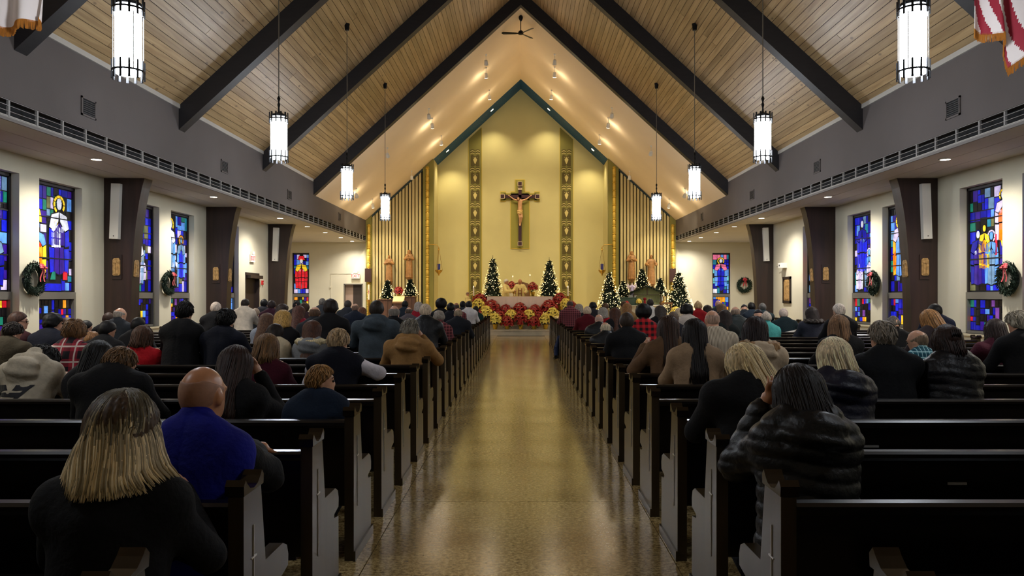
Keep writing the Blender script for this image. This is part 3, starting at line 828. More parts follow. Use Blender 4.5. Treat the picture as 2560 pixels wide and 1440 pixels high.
for i, y in enumerate(FR):
    for sx in (-1, 1):
        nm = 'left' if sx < 0 else 'right'
        if i == 0: continue
        where = ['', 'the column one bay past the flag', 'the second column past the flag', 'the column by the side end bay'][i]
        if i in (1, 3):
            t = thing('column_speaker', 'tall narrow white loudspeaker on %s, %s side' % (where, nm), 'loudspeaker', (sx*8.38, y-.07, 2.72), group='white column loudspeakers')
            t.rotation_euler = (0, sx*-.035, 0)
            build('cabinet', MB().box((-.09, -.05, 0), (.09, .06, 1.14)), WHITEP, t)
            build('badge', MB().lathe([(.001, 0), (.012, 0), (.012, .004), (.001, .004)], n=8), BLACKM, t, loc=(0, -.05, .06), rot=(math.pi/2, 0, 0))
            build('bracket', MB().box((-.03, .05, .5), (.03, .075, .6)), BLACKM, t)
        if i < 3:
            t = thing('station_plaque', 'carved wooden relief, front of %s, %s' % (where, nm), 'plaque', (sx*8.36, y-.004, 2.15), group='carved station reliefs')
            build('backing_board', MB().box((-.10, -.02, -.26), (.10, 0, .25)), COLUMN, t)
            q = thing('relief_plaque', 'carved wooden relief, nave face of %s, %s' % (where, nm), 'plaque', (sx*8.07, y+.17, 2.12), sx*-math.pi/2*1.0, group='carved station reliefs')
            e = bpy.data.objects.new('x', None)
            relief(t, .15, .36, 10*i+sx, 'y'); t.children[-1].location.y = -.02; t.children[-2].location.y = -.02
            relief(q, .2, .36, 10*i+sx+3, 'y')
            bpy.data.objects.remove(e)
t = thing('framed_relief', 'framed carved relief hanging on the right wall past the columns', 'plaque', (XW-.005, 25.0, 1.72), -math.pi/2)
build('frame', MB().box((-.36, -.04, -.42), (.36, 0, -.34)).box((-.36, -.04, .36), (.36, 0, .44)).box((-.36, -.04, -.42), (-.28, 0, .44)).box((.28, -.04, -.42), (.36, 0, .44)), COLUMN, t)
relief(t, .54, .7, 99, 'y')
t = thing('wall_projector', 'small white bracketed camera box high on the right wall', 'camera', (XW, 25.2, 2.52), -math.pi/2)
build('housing', MB().box((-.14, -.2, -.07), (.14, 0, .09)), WHITEP, t)
build('bracket_arm', MB().tube([(-.1, -.1, 0), (-.42, -.14, -.02)], .012, 6), STEEL, t)
build('lens_cap', MB().lathe([(.001, 0), (.03, 0), (.03, .01), (.001, .01)], n=10), BLACKM, t, loc=(0, -.2, .01), rot=(math.pi/2, 0, 0))
t = thing('fire_alarm', 'small red fire alarm box on left wall beside the dark door', 'alarm', (-XW, 25.75, 1.98), math.pi/2)
build('housing', MB().box((-.05, -.05, -.07), (.05, 0, .07)), mat('alarm_red', (190, 30, 30), .4), t)
build('lever', MB().box((-.03, -.06, -.02), (.03, -.05, 0)), WHITEP, t)
# exit signs
EXR = mat('exit_red', (250, 40, 50), .4, emit=2.2)
for loc, rz, lb in (((-7.62, 35.66, 2.33), 0, 'lit red exit sign over the open doorway in the end wall'), ((-XW+.0, 24.75, 2.62), math.pi/2, 'white exit sign box with emergency lamp above the dark side door')):
    t = thing('exit_sign', lb, 'sign', loc, rz)
    build('housing', MB().box((-.19, -.06, 0), (.19, 0, .24)), WHITEP, t)
    build('lettering', MB(), EXR, t) if False else link('lettering', text_mesh('EXIT', .2, EXR), t, (0, -.062, .115), (math.pi/2, 0, 0))
    build('emergency_lamp', MB().box((-.1, -.08, .25), (.1, 0, .34)), WHITEP, t)
t = thing('wall_conduit', 'thin cream conduit bent along the end wall beside exit sign', 'conduit', (-7.9, 35.69, 2.4))
build('conduit_run', MB().tube([(-.9, 0, -2.2), (-.9, 0, .15), (.1, 0, .15)], .012, 6), CREAM, t)
build('junction_box', MB().box((-.93, -.03, -.5), (-.87, .01, -.42)), CREAM, t)

# ------------------------------------------------------------------ wreaths
NEEDLE = mat('wreath_fir', (22, 44, 26), .8, noise=(30, .4))
RIB = mat('ribbon_red', (178, 20, 38), .5, sheen=.3)
def wreath(loc, rz, R, label, seed, bow):
    t = thing('wreath', label, 'wreath', loc, rz, group='evergreen wreaths with red bows')
    r = random.Random(seed); m = MB()
    for i in range(700):
        a = r.uniform(0, 2*math.pi); b = r.uniform(0, 2*math.pi); q = R*.24*math.sqrt(r.random())
        rad = R*.76 + q*math.cos(b); c = Vector((rad*math.cos(a), -.05+q*.6*math.sin(b)-.02, rad*math.sin(a)))
        d = (Vector((math.cos(a), 0, math.sin(a)))*math.cos(b)*1.2 + Vector((0, -1, 0))*abs(math.sin(b)) + Vector((-math.sin(a), 0, math.cos(a)))*1.0
             + Vector((r.uniform(-.6, .6), r.uniform(-.3, .3), r.uniform(-.6, .6)))).normalized()
        u = d.cross(Vector((0, 1, .2))).normalized(); l = R*r.uniform(.14, .24); w = R*.035
        m.add([c-u*w, c+u*w, c+d*l], [(0, 1, 2)]); v = d.cross(u); m.add([c-v*w, c+v*w, c+d*l], [(0, 1, 2)])
    build('greenery', m, NEEDLE, t)
    ring = [Vector((R*.76*math.cos(2*math.pi*k/24), -.05, R*.76*math.sin(2*math.pi*k/24))) for k in range(25)]
    build('ring_core', MB().tube(ring, R*.17, 8), NEEDLE, t)
    b = MB()
    ba = bow; bc = Vector((R*.76*math.cos(ba), -.14, R*.76*math.sin(ba)))
    for s_ in (-1, 1):
        for k in range(3):
            c = bc + Vector((s_*R*.13*(k*.5+.4), -.02*k, R*(.1-.09*k)))
            b.ball(c, (R*.14, .03, R*.09), 8)
    b.ball(bc+Vector((0, -.05, 0)), (R*.07, .03, R*.07), 8)
    build('bow', b, RIB, t, smooth=True)
    for s_ in (-1, 1):
        e = MB(); p0 = bc+Vector((s_*R*.04, -.02, -R*.05)); v = []
        for k in range(7):
            f = k/6; c = p0 + Vector((s_*R*.16*f+math.sin(f*5)*R*.03, -.01*math.sin(f*7), -R*.85*f)); v += [c+Vector((-R*.055, 0, 0)), c+Vector((R*.055, 0, 0))]
        e.add(v, [(2*k, 2*k+1, 2*k+3, 2*k+2) for k in range(6)])
        o = build('ribbon_tail', e, RIB, t)
        o.modifiers.new('s', 'SOLIDIFY').thickness = .004
    return t
for sx in (-1, 1):
    s_ = 'left' if sx < 0 else 'right'
    wreath((sx*(XW-.02), 13.58, 1.85), -sx*math.pi/2, .30, 'evergreen wreath with red bow on the %s wall pier nearest the flag' % s_, 3, math.radians(70))
    wreath((sx*(XW-.02), 18.76, 1.85), -sx*math.pi/2, .30, 'evergreen wreath with red bow on the %s wall pier beyond the column' % s_, 4, math.radians(70))
wreath((CXW+(1860-CX)*35.65/FPX, 35.66, 1.56+(738-713)*35.65/FPX), 0, .36, 'round evergreen wreath with red bow on the end wall beside a window', 5, math.radians(90))

# ------------------------------------------------------------------ flags hung from wall poles
FW = mat('flag_white', (226, 214, 208), .7); FRD = mat('flag_red', (150, 22, 44), .7); FG = mat('flag_gold_fringe', (190, 120, 40), .8, noise=(60, .4), stretch=(6, 1, .3))
def flag(sx, label, xs, zs, stripes, y):
    t = thing('hanging_flag', label, 'flag', (sx*XI, y, 5.1))
    build('pole', MB().tube([(0, 0, -.1), (-sx*1.9, 0, 1.9)], .018, 8), wood('flag_pole_wood', (120, 84, 44), (90, 60, 30)), t)
    build('wall_bracket', MB().box((-sx*.12, -.05, -.2), (0, .05, .02)), BLACKM, t)
    NU, NV = 90, 60; v = []; f = []; mi = []
    for i in range(NU+1):
        u = i/NU; x = np.interp(u, [0, 1], [xs[0], xs[-1]]); zb = np.interp(x, xs, zs)
        top = 5.0 + (XI-x)*1.0
        for j in range(NV+1):
            w = j/NV; z = zb + (top-zb)*w
            v.append((sx*(x-XI) + .05*math.sin(u*9+w*2)*(1-w*.5), .09*math.sin(u*17+w*1.5)*(1-.4*w), z-5.1))
    for i in range(NU):
        for j in range(NV):
            a = i*(NV+1)+j; f.append((a, a+1, a+NV+2, a+NV+1))
            mi.append(int(i/90*11.5 + j/60*4.0 + .5*math.sin(j/60*4)) % 2 if stripes else 0)
    m = MB(); m.add(v, f); m.m = mi
    o = build('cloth', m, [FW, FRD], t, smooth=True); o.modifiers.new('s', 'SOLIDIFY').thickness = .006
    fr = MB(); r = random.Random(3)
    for i in range(NU*2):
        k = i/2; a = Vector(v[int(k)*(NV+1)]); b = Vector(v[min(int(k)+1, NU)*(NV+1)]); c = a.lerp(b, k % 1)
        L_ = .095+r.uniform(-.01, .01); w = .006
        fr.add([c+Vector((-w, -.006, .02)), c+Vector((w, -.006, .02)), c+Vector((w*.8+r.uniform(-.008, .008), -.004, -L_)), c+Vector((-w*.8+r.uniform(-.008, .008), -.004, -L_))], [(0, 1, 2, 3)])
    build('fringe', fr, FG, t)
    return t
flag(1, 'red and white striped flag with gold fringe hung from right wall', [5.58, 5.92, 5.99, 6.09, 6.22, 6.6], [4.82, 4.74, 4.72, 4.37, 4.5, 4.75], True, 9.5)
flag(-1, 'white flag with gold fringe hung from left wall', [5.93, 6.1, 6.35, 6.7], [4.96, 4.92, 4.85, 4.9], False, 9.5)

# ------------------------------------------------------------------ pews
PL = 6.55
CARD = mat('card_holder_chrome', (220, 220, 220), .3, metal=.7)
SCROLL = wood('pew_scroll_polished', (34, 25, 18), (24, 18, 12), stretch=(9, 9, 1), rough=.1)
prof = [(0, 0), (0, .845), (.02, .85), (.18, .85), (.19, .80), (.235, .545), (.45, .54), (.505, .515), (.525, .47), (.52, .425), (.43, .41), (.42, .40), (.43, .388), (.52, .375), (.525, .08), (.51, 0)]
capp = [(-.012, .85), (-.014, .885), (.004, .905), (.02, .888), (.05, .866), (.09, .858), (.13, .866), (.16, .888), (.176, .905), (.196, .885), (.192, .85)]
pew_mesh = {}
for sx in (-1, 1):
    q = {}
    q['end_panel'] = MB().prism(prof, 'x', 0, sx*.055).mesh('end_panel', PEWEND)
    q['end_scroll'] = MB().prism(capp, 'x', -sx*.006, sx*.062).mesh('end_scroll', SCROLL)
    q['base_rail'] = MB().prism([(-.01, 0), (.54, 0), (.54, .06), (-.01, .06)], 'x', -sx*.012, 0).mesh('base_rail', PEWEND)
    q['cross_inlay'] = MB().box((-sx*.004, .095, .30), (0, .099, .72)).box((-sx*.005, .070, .60), (0, .124, .606)).mesh('cross_inlay', CARD)
    q['back_panel'] = MB().prism([(.085, .30), (.11, .30), (.045, .785), (.02, .785)], 'x', sx*.055, sx*PL).mesh('back_panel', PEW)
    rail = [(.005, .78), (-.004, .795), (-.004, .812), (.006, .824), (.045, .826), (.058, .815), (.06, .79), (.05, .78)]
    q['top_rail'] = MB().prism(rail, 'x', sx*.055, sx*PL).mesh('top_rail', PEW)
    q['seat'] = MB().prism([(.09, .405), (.49, .42), (.505, .435), (.49, .45), (.1, .435)], 'x', sx*.055, sx*PL).mesh('seat', PEW)
    q['book_rack'] = MB().box((sx*.35, -.11, .50), (sx*(PL-.3), .06, .515)).box((sx*.35, -.115, .50), (sx*(PL-.3), -.10, .61)).mesh('book_rack', PEW)
    q['kneeler'] = MB().prism([(-.31, .11), (-.13, .11), (-.13, .17), (-.16, .185), (-.28, .185), (-.31, .17)], 'x', sx*.25, sx*(PL-.2)).mesh('kneeler', PAD)
    kl = MB()
    for k in range(4):
        x = sx*(.6 + k*1.75); kl.box((x-.02, -.24, 0), (x+.02, -.2, .11)).box((x-.015, -.22, .12), (x+.015, .05, .16))
    q['kneeler_leg'] = kl.mesh('kneeler_leg', BLACKM)
    q['card_holder'] = MB().box((-.045, -.006, 0), (.045, .004, .012)).mesh('card_holder', CARD)
    pew_mesh[sx] = q
NP = 26
def DK(k): return 1.83 + .9*k
ordn = ['first', 'second', 'third', 'fourth', 'fifth', 'sixth', 'seventh', 'eighth', 'ninth', 'tenth', 'eleventh', 'twelfth', 'thirteenth', 'fourteenth',
        'fifteenth', 'sixteenth', 'seventeenth', 'eighteenth', 'nineteenth', 'twentieth', 'twenty-first', 'twenty-second', 'twenty-third', 'twenty-fourth', 'twenty-fifth', 'twenty-sixth']
for sx in (-1, 1):
    q = pew_mesh[sx]
    for k in range(NP):
        t = thing('pew', 'dark walnut church pew %s of the aisle, %s row back from the altar' % ('left' if sx < 0 else 'right', ordn[NP-1-k]),
                  'pew', (sx*.95-.03, DK(k), 0), group='dark pews either side of the aisle')
        for n_ in ('base_rail', 'back_panel', 'top_rail', 'seat', 'book_rack', 'kneeler', 'kneeler_leg'): link(n_, q[n_], t)
        e = link('end_panel', q['end_panel'], t); link('end_scroll', q['end_scroll'], e); link('cross_inlay', q['cross_inlay'], e)
        e2 = link('end_panel', q['end_panel'], t, (sx*PL, 0, 0)); link('end_scroll', q['end_scroll'], e2)
        if k < 10:
            for xx in (1.15, 3.3): link('card_holder', q['card_holder'], t, (sx*xx, .035, .66))
# ------------------------------------------------------------------ figures: smooth distance fields turned into one continuous skin
def nets(F, lo, h):
    """surface nets: F on a regular grid -> verts, quads"""
    s = F < 0
    c = np.zeros(tuple(n-1 for n in F.shape), np.int8)
    for i in (0, 1):
        for j in (0, 1):
            for k in (0, 1):
                c += s[i:F.shape[0]-1+i, j:F.shape[1]-1+j, k:F.shape[2]-1+k]
    act = (c > 0) & (c < 8)
    I = np.argwhere(act)
    if len(I) == 0: return np.zeros((0, 3)), np.zeros((0, 4), int)
    idx = -np.ones(act.shape, np.int32); idx[act] = np.arange(len(I))
    acc = np.zeros((len(I), 3)); cnt = np.zeros(len(I))
    cor = [(i, j, k) for i in (0, 1) for j in (0, 1) for k in (0, 1)]
    val = {q: F[I[:, 0]+q[0], I[:, 1]+q[1], I[:, 2]+q[2]] for q in cor}
    for a in cor:
        for ax in range(3):
            if a[ax] == 0:
                b = list(a); b[ax] = 1; b = tuple(b)
                va, vb = val[a], val[b]; m = (va < 0) != (vb < 0)
                t = va[m]/(va[m]-vb[m])
                p = np.tile(np.array(a, float), (m.sum(), 1)); p[:, ax] = t
                acc[m] += p; cnt[m] += 1
    V = lo + h*(I + acc/cnt[:, None])
    Q = []
    for ax in range(3):
        sl0 = [slice(1, -1)]*3; sl1 = [slice(1, -1)]*3
        sl0[ax] = slice(0, -1); sl1[ax] = slice(1, None)
        a, b = s[tuple(sl0)], s[tuple(sl1)]
        E = np.argwhere(a != b)
        if len(E) == 0: continue
        flip = a[E[:, 0], E[:, 1], E[:, 2]]
        o = np.ones(3, int); o[ax] = 0
        E = E + o
        u, v = [(1, 2), (2, 0), (0, 1)][ax]
        def cell(du, dv):
            G = E.copy(); G[:, u] -= du; G[:, v] -= dv
            return idx[G[:, 0], G[:, 1], G[:, 2]]
        q = np.stack([cell(1, 1), cell(0, 1), cell(0, 0), cell(1, 0)], 1)
        q[~flip] = q[~flip][:, ::-1]
        Q.append(q)
    return V, np.concatenate(Q)
def grid(lo, hi, h):
    n = np.maximum(4, np.ceil((np.array(hi)-np.array(lo))/h).astype(int)+1)
    ax = [np.float32(lo[i]) + np.float32(h)*np.arange(n[i], dtype=np.float32) for i in range(3)]
    return np.meshgrid(*ax, indexing='ij')
def smin(a, b, k):
    t = np.maximum(k-np.abs(a-b), 0)/k
    return np.minimum(a, b) - t*t*k*.25
def f32(*a): return [np.float32(v) for v in a]
def cap(P, a, b, ra, rb=None, kx=1.0, ky=1.0):
    """tapered capsule; kx,ky > 1 flatten it along that axis"""
    rb = ra if rb is None else rb
    a = np.array(a, np.float32); b = np.array(b, np.float32); d = b-a
    k = np.array((kx, ky, 1), np.float32)
    dk = d*k; L2 = float((dk*dk).sum())+1e-9
    x, y, z = (P[0]-a[0])*k[0], (P[1]-a[1])*k[1], P[2]-a[2]
    t = np.clip((x*dk[0]+y*dk[1]+z*dk[2])/np.float32(L2), 0, 1)
    x -= t*dk[0]; y -= t*dk[1]; z -= t*dk[2]
    return np.sqrt(x*x+y*y+z*z) - (np.float32(ra)+np.float32(rb-ra)*t)
def elp(P, c, r):
    x, y, z = [(P[i]-np.float32(c[i]))/np.float32(r[i]) for i in range(3)]
    q = np.sqrt(x*x+y*y+z*z)
    return (q-1)*np.float32(min(r))*np.float32(1.0) + (q-1)*np.float32((sum(r)/3-min(r))*.5)
def wob(P, f, ph=0.0):
    x, y, z = P
    f = np.float32(f)
    return (np.sin(x*f+1.3*np.sin(z*f*.7+ph))+np.sin(y*f*1.1+1.7*np.sin(x*f*.6+ph))+np.sin(z*f*.9+1.1*np.sin(y*f*.8+ph)))/np.float32(3)
def to_mesh(name, fn, lo, hi, h, mats, pick=None):
    P = grid(lo, hi, h)
    V, Q = nets(fn(P), np.array(lo, float), h)
    me = bpy.data.meshes.new(name)
    me.vertices.add(len(V)); me.vertices.foreach_set('co', V.astype(np.float32).ravel())
    me.loops.add(len(Q)*4); me.loops.foreach_set('vertex_index', Q.ravel().astype(np.int32))
    me.polygons.add(len(Q))
    me.polygons.foreach_set('loop_start', np.arange(0, len(Q)*4, 4, dtype=np.int32))
    me.polygons.foreach_set('use_smooth', np.ones(len(Q), bool))
    for m in mats: me.materials.append(m)
    if pick is not None and len(Q):
        C = V[Q].mean(1).astype(np.float32)
        me.polygons.foreach_set('material_index', pick([C[:, 0], C[:, 1], C[:, 2]]).astype(np.int32))
    me.update(calc_edges=True)
    return me

SKIN = {}
def skin(tone):
    c = {0: (208, 158, 130), 1: (192, 134, 98), 2: (150, 100, 70), 3: (92, 60, 44)}[tone]
    return mat('skin_%d' % tone, c, .38, noise=(30, .08), spec=.4)
def hairmat(c):
    return mat('hair_%d_%d_%d' % c, c, .55, noise=(1.0, .6), stretch=(90, 90, 9), bump=None, spec=.25)
def cloth(c, kind=None):
    if kind is not None: return kind
    return mat('cloth_%d_%d_%d' % c, c, .85, noise=(9, .25), bump=(45, .25), spec=.25)
def nylon(c): return mat('nylon_%d_%d_%d' % c, c, .46, noise=(9, .25), bump=(26, .35), spec=.35)
TROUS = mat('trousers_dark', (24, 25, 32), .85, bump=(40, .2))
SHOE = mat('shoe_black', (14, 13, 13), .4)
EYE = mat('eye_dark', (30, 22, 18), .25); BROW = mat('brow_hair', (96, 66, 42), .8)

def person(label, px, py, d, hair='short', hc=(40, 28, 20), tc=(16, 17, 22), sw=.46, yaw=0, pitch=14, roll=0, tone=0, top='coat', s=1.0, fine=None,
           arms='rest', lean=.06, m=None, collar=True, hood=False, fur=None, near=None, extra=None, group=None, sleeve=None, hairbox=None, glasses=False, hs=1.0, wrist=None, locks=None, flare=1.0, ombre=None, drop=None, wave=1.0, hdir=None):
    r = random.Random(hash((px, py)) & 0xffff if False else int(px*13+py*7))
    dd_ = d + .06 + lean; X = CXW + (px-CX)*dd_/FPX; H = CH - (py-CY)*dd_/FPX
    near = (d < 10) if near is None else near
    h = fine or (.012 if d < 4 else .014 if d < 7.5 else .019 if d < 10 else .026)
    root = thing('person', label, 'person', (X, d, 0), group=group)
    root.location.z = 0
    if near: h_body = h*1.15
    else: h_body = h
    hw = .077*s; 
    cz = H - .118*s                                     # skull centre height before tilting
    zsh = H - (drop if drop is not None else (.275 if pitch >= 20 else .297))*s; hz = max(.42, zsh - .52*s)
    if hair == 'afro': cz -= .045; zsh -= .045
    hy = .06 + lean                                     # head y
    sy = lean*.6
    A = math.radians
    R = Matrix.Rotation(A(-yaw), 3, 'Z') @ Matrix.Rotation(A(roll), 3, 'Y') @ Matrix.Rotation(A(-pitch), 3, 'X')
    Ri = np.array(R.transposed(), np.float32)
    piv = np.array((0, hy-.03, cz-.02*s), np.float32)
    def hd(P):
        q = [P[i]-piv[i] for i in range(3)]
        return [Ri[i, 0]*q[0]+Ri[i, 1]*q[1]+Ri[i, 2]*q[2] for i in range(3)]
    off = np.array((0, .03, .02), np.float32)*s
    def head(P):
        q = hd(P); q = [(q[0])/np.float32(s), (q[1])/np.float32(s)-np.float32(.02), (q[2])/np.float32(s)-np.float32(.02)]
        f = elp(q, (0, -.008, .0), (.077, .098, .102))
        f = smin(f, elp(q, (0, .03, -.068), (.056, .066, .062)), .04)
        f = smin(f, elp(q, (0, .093, -.03), (.013, .022, .026)), .015)
        f = smin(f, elp(q, (0, .086, -.082), (.022, .014, .012)), .02)
        f = smin(f, elp(q, (0, .075, .02), (.055, .018, .014)), .02)
        for e in (-1, 1):
            f = smin(f, elp(q, (e*.081, -.008, -.018), (.012, .024, .034)), .008)
            f = np.maximum(f, -(elp(q, (e*.032, .104, -.005), (.018, .012, .011))))
        return f*np.float32(s)
    S = [np.array((e*(sw/2-.065*s), sy, zsh-.045*s), np.float32) for e in (-1, 1)]
    el = []; wr = []
    for e in (0, 1):
        g = -1 if e == 0 else 1
        mode = arms if isinstance(arms, str) else arms[e]
        if mode == 'rest':
            el.append(np.array((g*(sw/2+.02), sy+.13, zsh-.26*s), np.float32)); wr.append(np.array((g*.06, sy+.36, max(.86, zsh-.24)), np.float32))
        elif mode == 'face':
            el.append(np.array((g*(sw/2+.05), sy+.22, zsh-.20*s), np.float32)); wr.append(np.array((g*.125*s, hy+.1, cz-.085*s), np.float32))
        elif mode == 'out':
            el.append(np.array((g*(sw/2+.06), sy+.1, zsh-.25*s), np.float32)); wr.append(np.array((g*(sw/2+.08), sy+.32, .875), np.float32))
        elif mode == 'elbow':
            el.append(np.array((g*(sw/2+.13), sy+.08, zsh-.26*s), np.float32)); wr.append(np.array((g*(sw/2-.02), sy+.25, zsh-.02), np.float32))
        elif mode == 'lift':
            el.append(np.array((g*(sw/2+.04), sy+.16, zsh-.2*s), np.float32)); wr.append(np.array((g*(sw/2-.0), sy+.30, zsh+.02), np.float32))
        else:
            el.append(np.array((g*(sw/2+.03), sy+.02, zsh-.28*s), np.float32)); wr.append(np.array((g*(sw/2-.02), sy+.15, zsh-.5*s), np.float32))
    if wrist:
        for e, (p0, p1) in wrist.items(): el[e] = np.array(p0, np.float32); wr[e] = np.array(p1, np.float32)
    hip = [np.array((e*.09*s, -.04, hz), np.float32) for e in (-1, 1)]
    kn = [np.array((e*.11*s, .13, .26), np.float32) for e in (-1, 1)]
    an = [np.array((e*.10*s, -.24, .14), np.float32) for e in (-1, 1)]
    def torso(P, g=0.0):
        f = cap(P, (0, -.03, hz), (0, sy-.005, zsh-.12*s), .135*s+g, .125*s+g, kx=.74)
        f = smin(f, cap(P, S[0], S[1], .072*s+g, kx=1), .09)
        f = smin(f, cap(P, (-.05*s, sy-.005, zsh+.03*s), (.05*s, sy-.005, zsh+.03*s), .058*s+g), .08)
        return f
    def arm(P, e, g=0.0, cut=0.0):
        w = wr[e] + (el[e]-wr[e])*np.float32(cut)
        f = cap(P, S[e], el[e], .058*s+g, .047*s+g)
        return smin(f, cap(P, el[e], w, .046*s+g, (.031+.006*cut)*s+g), .025)
    showhand = near
    def hand(P, e):
        g = -1 if e == 0 else 1
        dr = wr[e]-el[e]; dr = dr/np.linalg.norm(dr)
        if hdir and e in hdir: dr = np.array(hdir[e], np.float32); dr = dr/np.linalg.norm(dr)
        mode = arms if isinstance(arms, str) else arms[e]
        side = np.array((-g*.9, .2, .3), np.float32); side -= dr*float(side@dr); side /= np.linalg.norm(side)
        dn = np.cross(dr, side)
        if mode in ('rest', 'out') and dn[2] > 0: dn = -dn
        pc = wr[e]+dr*.05*s
        f = cap(P, wr[e], pc, .026*s, .031*s)
        for i in range(4):
            b = pc + side*((i-1.5)*.019*s) + dr*.03*s
            l = (.034, .040, .038, .030)[i]*s
            k1 = b + dr*l + dn*.006; k2 = k1 + dr*l*.6 + dn*l*.6
            f = smin(f, np.minimum(cap(P, b, k1, .0095*s, .009*s), cap(P, k1, k2, .009*s, .0075*s)), .008)
        t0 = wr[e]+dr*.015+side*.024*s; t1 = t0+side*.026*s+dr*.028*s+dn*.01; t2 = t1+dr*.028*s+dn*.006
        f = smin(f, np.minimum(cap(P, t0, t1, .012*s, .010*s), cap(P, t1, t2, .010*s, .008*s)), .012)
        return f
    def legs(P, g=0.0):
        f = None
        for e in (0, 1):
            q = smin(cap(P, hip[e], kn[e], .085*s+g, .062*s+g), cap(P, kn[e], an[e], .058*s+g, .04*s+g), .03)
            f = q if f is None else np.minimum(f, q)
        return f
    def feet(P):
        f = None
        for e in (0, 1):
            q = cap(P, an[e], an[e]+np.array((0, -.05, -.06), np.float32), .042*s, .036*s)
            q = smin(q, cap(P, an[e]+np.array((0, -.04, -.06), np.float32), an[e]+np.array((0, .06, -.09), np.float32), .036*s, .03*s), .02)
            f = q if f is None else np.minimum(f, q)
        return f
    def body(P):
        f = torso(P)
        for e in (0, 1):
            f = smin(f, arm(P, e), .03)
            f = smin(f, hand(P, e) if near else cap(P, wr[e], wr[e]+(wr[e]-el[e])*np.float32(.4), .032*s, .024*s), .012)
        f = smin(f, cap(P, (0, sy, zsh), (0, hy-.02, cz-.06*s), .062*s, .056*s), .04)
        f = smin(f, head(P), .025)
        f = smin(f, legs(P), .04)
        return smin(f, feet(P), .02)
    puff = top == 'puffer'
    G = {'coat': .02, 'puffer': .024, 'sweater': .014, 'thin': .009, 'vest': .016}.get(top, .016)
    def gar(P, slv=True):
        f = torso(P, G)
        if slv:
            for e in (0, 1): f = smin(f, arm(P, e, G*.8, .06), .04)
        f = smin(f, cap(P, (0, -.03, hz), (0, -.04, hz-.12), .13*s+G, .15*s+G, kx=.74), .05)
        if collar: f = smin(f, cap(P, (0, sy-.01, zsh+.02), (0, (sy+hy-.03)/2, zsh+.085*s), .07*s+G*.4, .064*s+G*.3), .02)
        if hood:
            f = smin(f, elp(P, (0, sy-.115, zsh-.01), (.135*s, .085, .105*s))+np.float32(.006)*np.sin(P[2]*70+P[0]*14), .018)
            f = smin(f, cap(P, (-.085*s, sy-.02, zsh+.06*s), (.085*s, sy-.02, zsh+.06*s), .048*s), .03)
        if puff:
            t = np.abs(np.sin((P[2]+.02*np.sin(P[0]*9))*np.float32(math.pi/.066)))
            f = f - np.float32(.010)*np.sqrt(t)
            f = f + np.float32(.004)*wob(P, 42, px)
        else:
            fold = np.sin(P[2]*21+5*np.abs(P[0])+3*wob(P, 7, px))
            f = f + np.float32(.006)*fold*(.4+.6*np.abs(wob(P, 5, py))) + np.float32(.004)*wob(P, 26, px) + np.float32(.006)*np.exp(-(P[0]*P[0])*np.float32(1/.00006))*(P[1] < 0)
        return f
    lo = (-sw/2-.22*s, -.36, 0.02); hi = (sw/2+.22*s, .62, H+.04)
    sk = skin(tone); cm = m or (nylon(tc) if puff else cloth(tc))
    if near:
        b = link('body', to_mesh('body', body, lo, hi, h_body, [sk]), root)
        if sleeve is not None:
            g1 = link('vest', to_mesh('vest', lambda P: gar(P, False), (lo[0], -.3, hz-.3), (hi[0], .35, zsh+.15), h, [cm]), root)
            slm = cloth(sleeve)
            def slf(P):
                f = None
                for e in (0, 1):
                    q = arm(P, e, G*.7+.006, .05) + np.float32(.006)*np.sin(P[2]*40+wob(P, 20)*3)
                    f = q if f is None else np.minimum(f, q)
                return f
            link('sleeves', to_mesh('sleeves', slf, (lo[0], -.2, hz-.1), (hi[0], .6, zsh+.12), h, [slm]), root)['label'] = 'shirt sleeves'
        else:
            nm = {'coat': 'coat', 'puffer': 'puffer_jacket', 'sweater': 'sweater', 'thin': 'shirt', 'vest': 'vest'}.get(top, 'coat')
            g1 = link(nm, to_mesh(nm, gar, (lo[0], -.3, hz-.3), hi, h, [cm]), root)
        link('trousers', to_mesh('trousers', lambda P: legs(P, .014), (-.3, -.36, .04), (.3, .3, hz+.12), .022, [TROUS]), root)
        link('shoes', to_mesh('shoes', lambda P: feet(P)-np.float32(.008), (-.3, -.4, 0.0), (.3, .0, .24), .016, [SHOE]), root)
    else:
        g_, l_ = gar, legs
        def allf(P): return np.minimum(np.minimum(body(P), gar(P)), legs(P, .014))
        def pick(C):
            dg, dl, db = gar(C), legs(C, .014), body(C)
            o = np.where(dg < db+.004, 1, 0); o = np.where((dl < dg-.004) & (dl < db), 2, o)
            return o
        b = link('body', to_mesh('body', allf, lo, hi, h_body, [sk, cm, TROUS], pick), root)
    # hair
    if hair not in ('bald',):
        hm = hairmat(ombre or hc) if hair != 'buzz' else mat('stubble_%d_%d_%d' % hc, hc, .6, noise=(70, .12))
        def q_(P):
            q = hd(P); return [(q[0])/np.float32(s), (q[1])/np.float32(s)-np.float32(.02), (q[2])/np.float32(s)-np.float32(.02)]
        hl = .66, -.75, .0145
        th = .016*hs
        def strands(q, amp, n=26):
            a = np.arctan2(q[0], -q[1]-np.float32(.0)); return np.float32(amp)*(.6*np.sin(a*n+2.2*np.sin(q[2]*16+px)+2*wob(q, 9, py))+.4*np.sin(a*n*2.3+3*np.sin(q[2]*11+py)))
        def base(q, t=th): return elp(q, (0, -.008, .002), (.077+t, .098+t, .102+t))
        def cut(f, q, o=0.0): return np.maximum(f, np.float32(hl[0])*q[1]+np.float32(hl[1])*q[2]-np.float32(hl[2]+o))
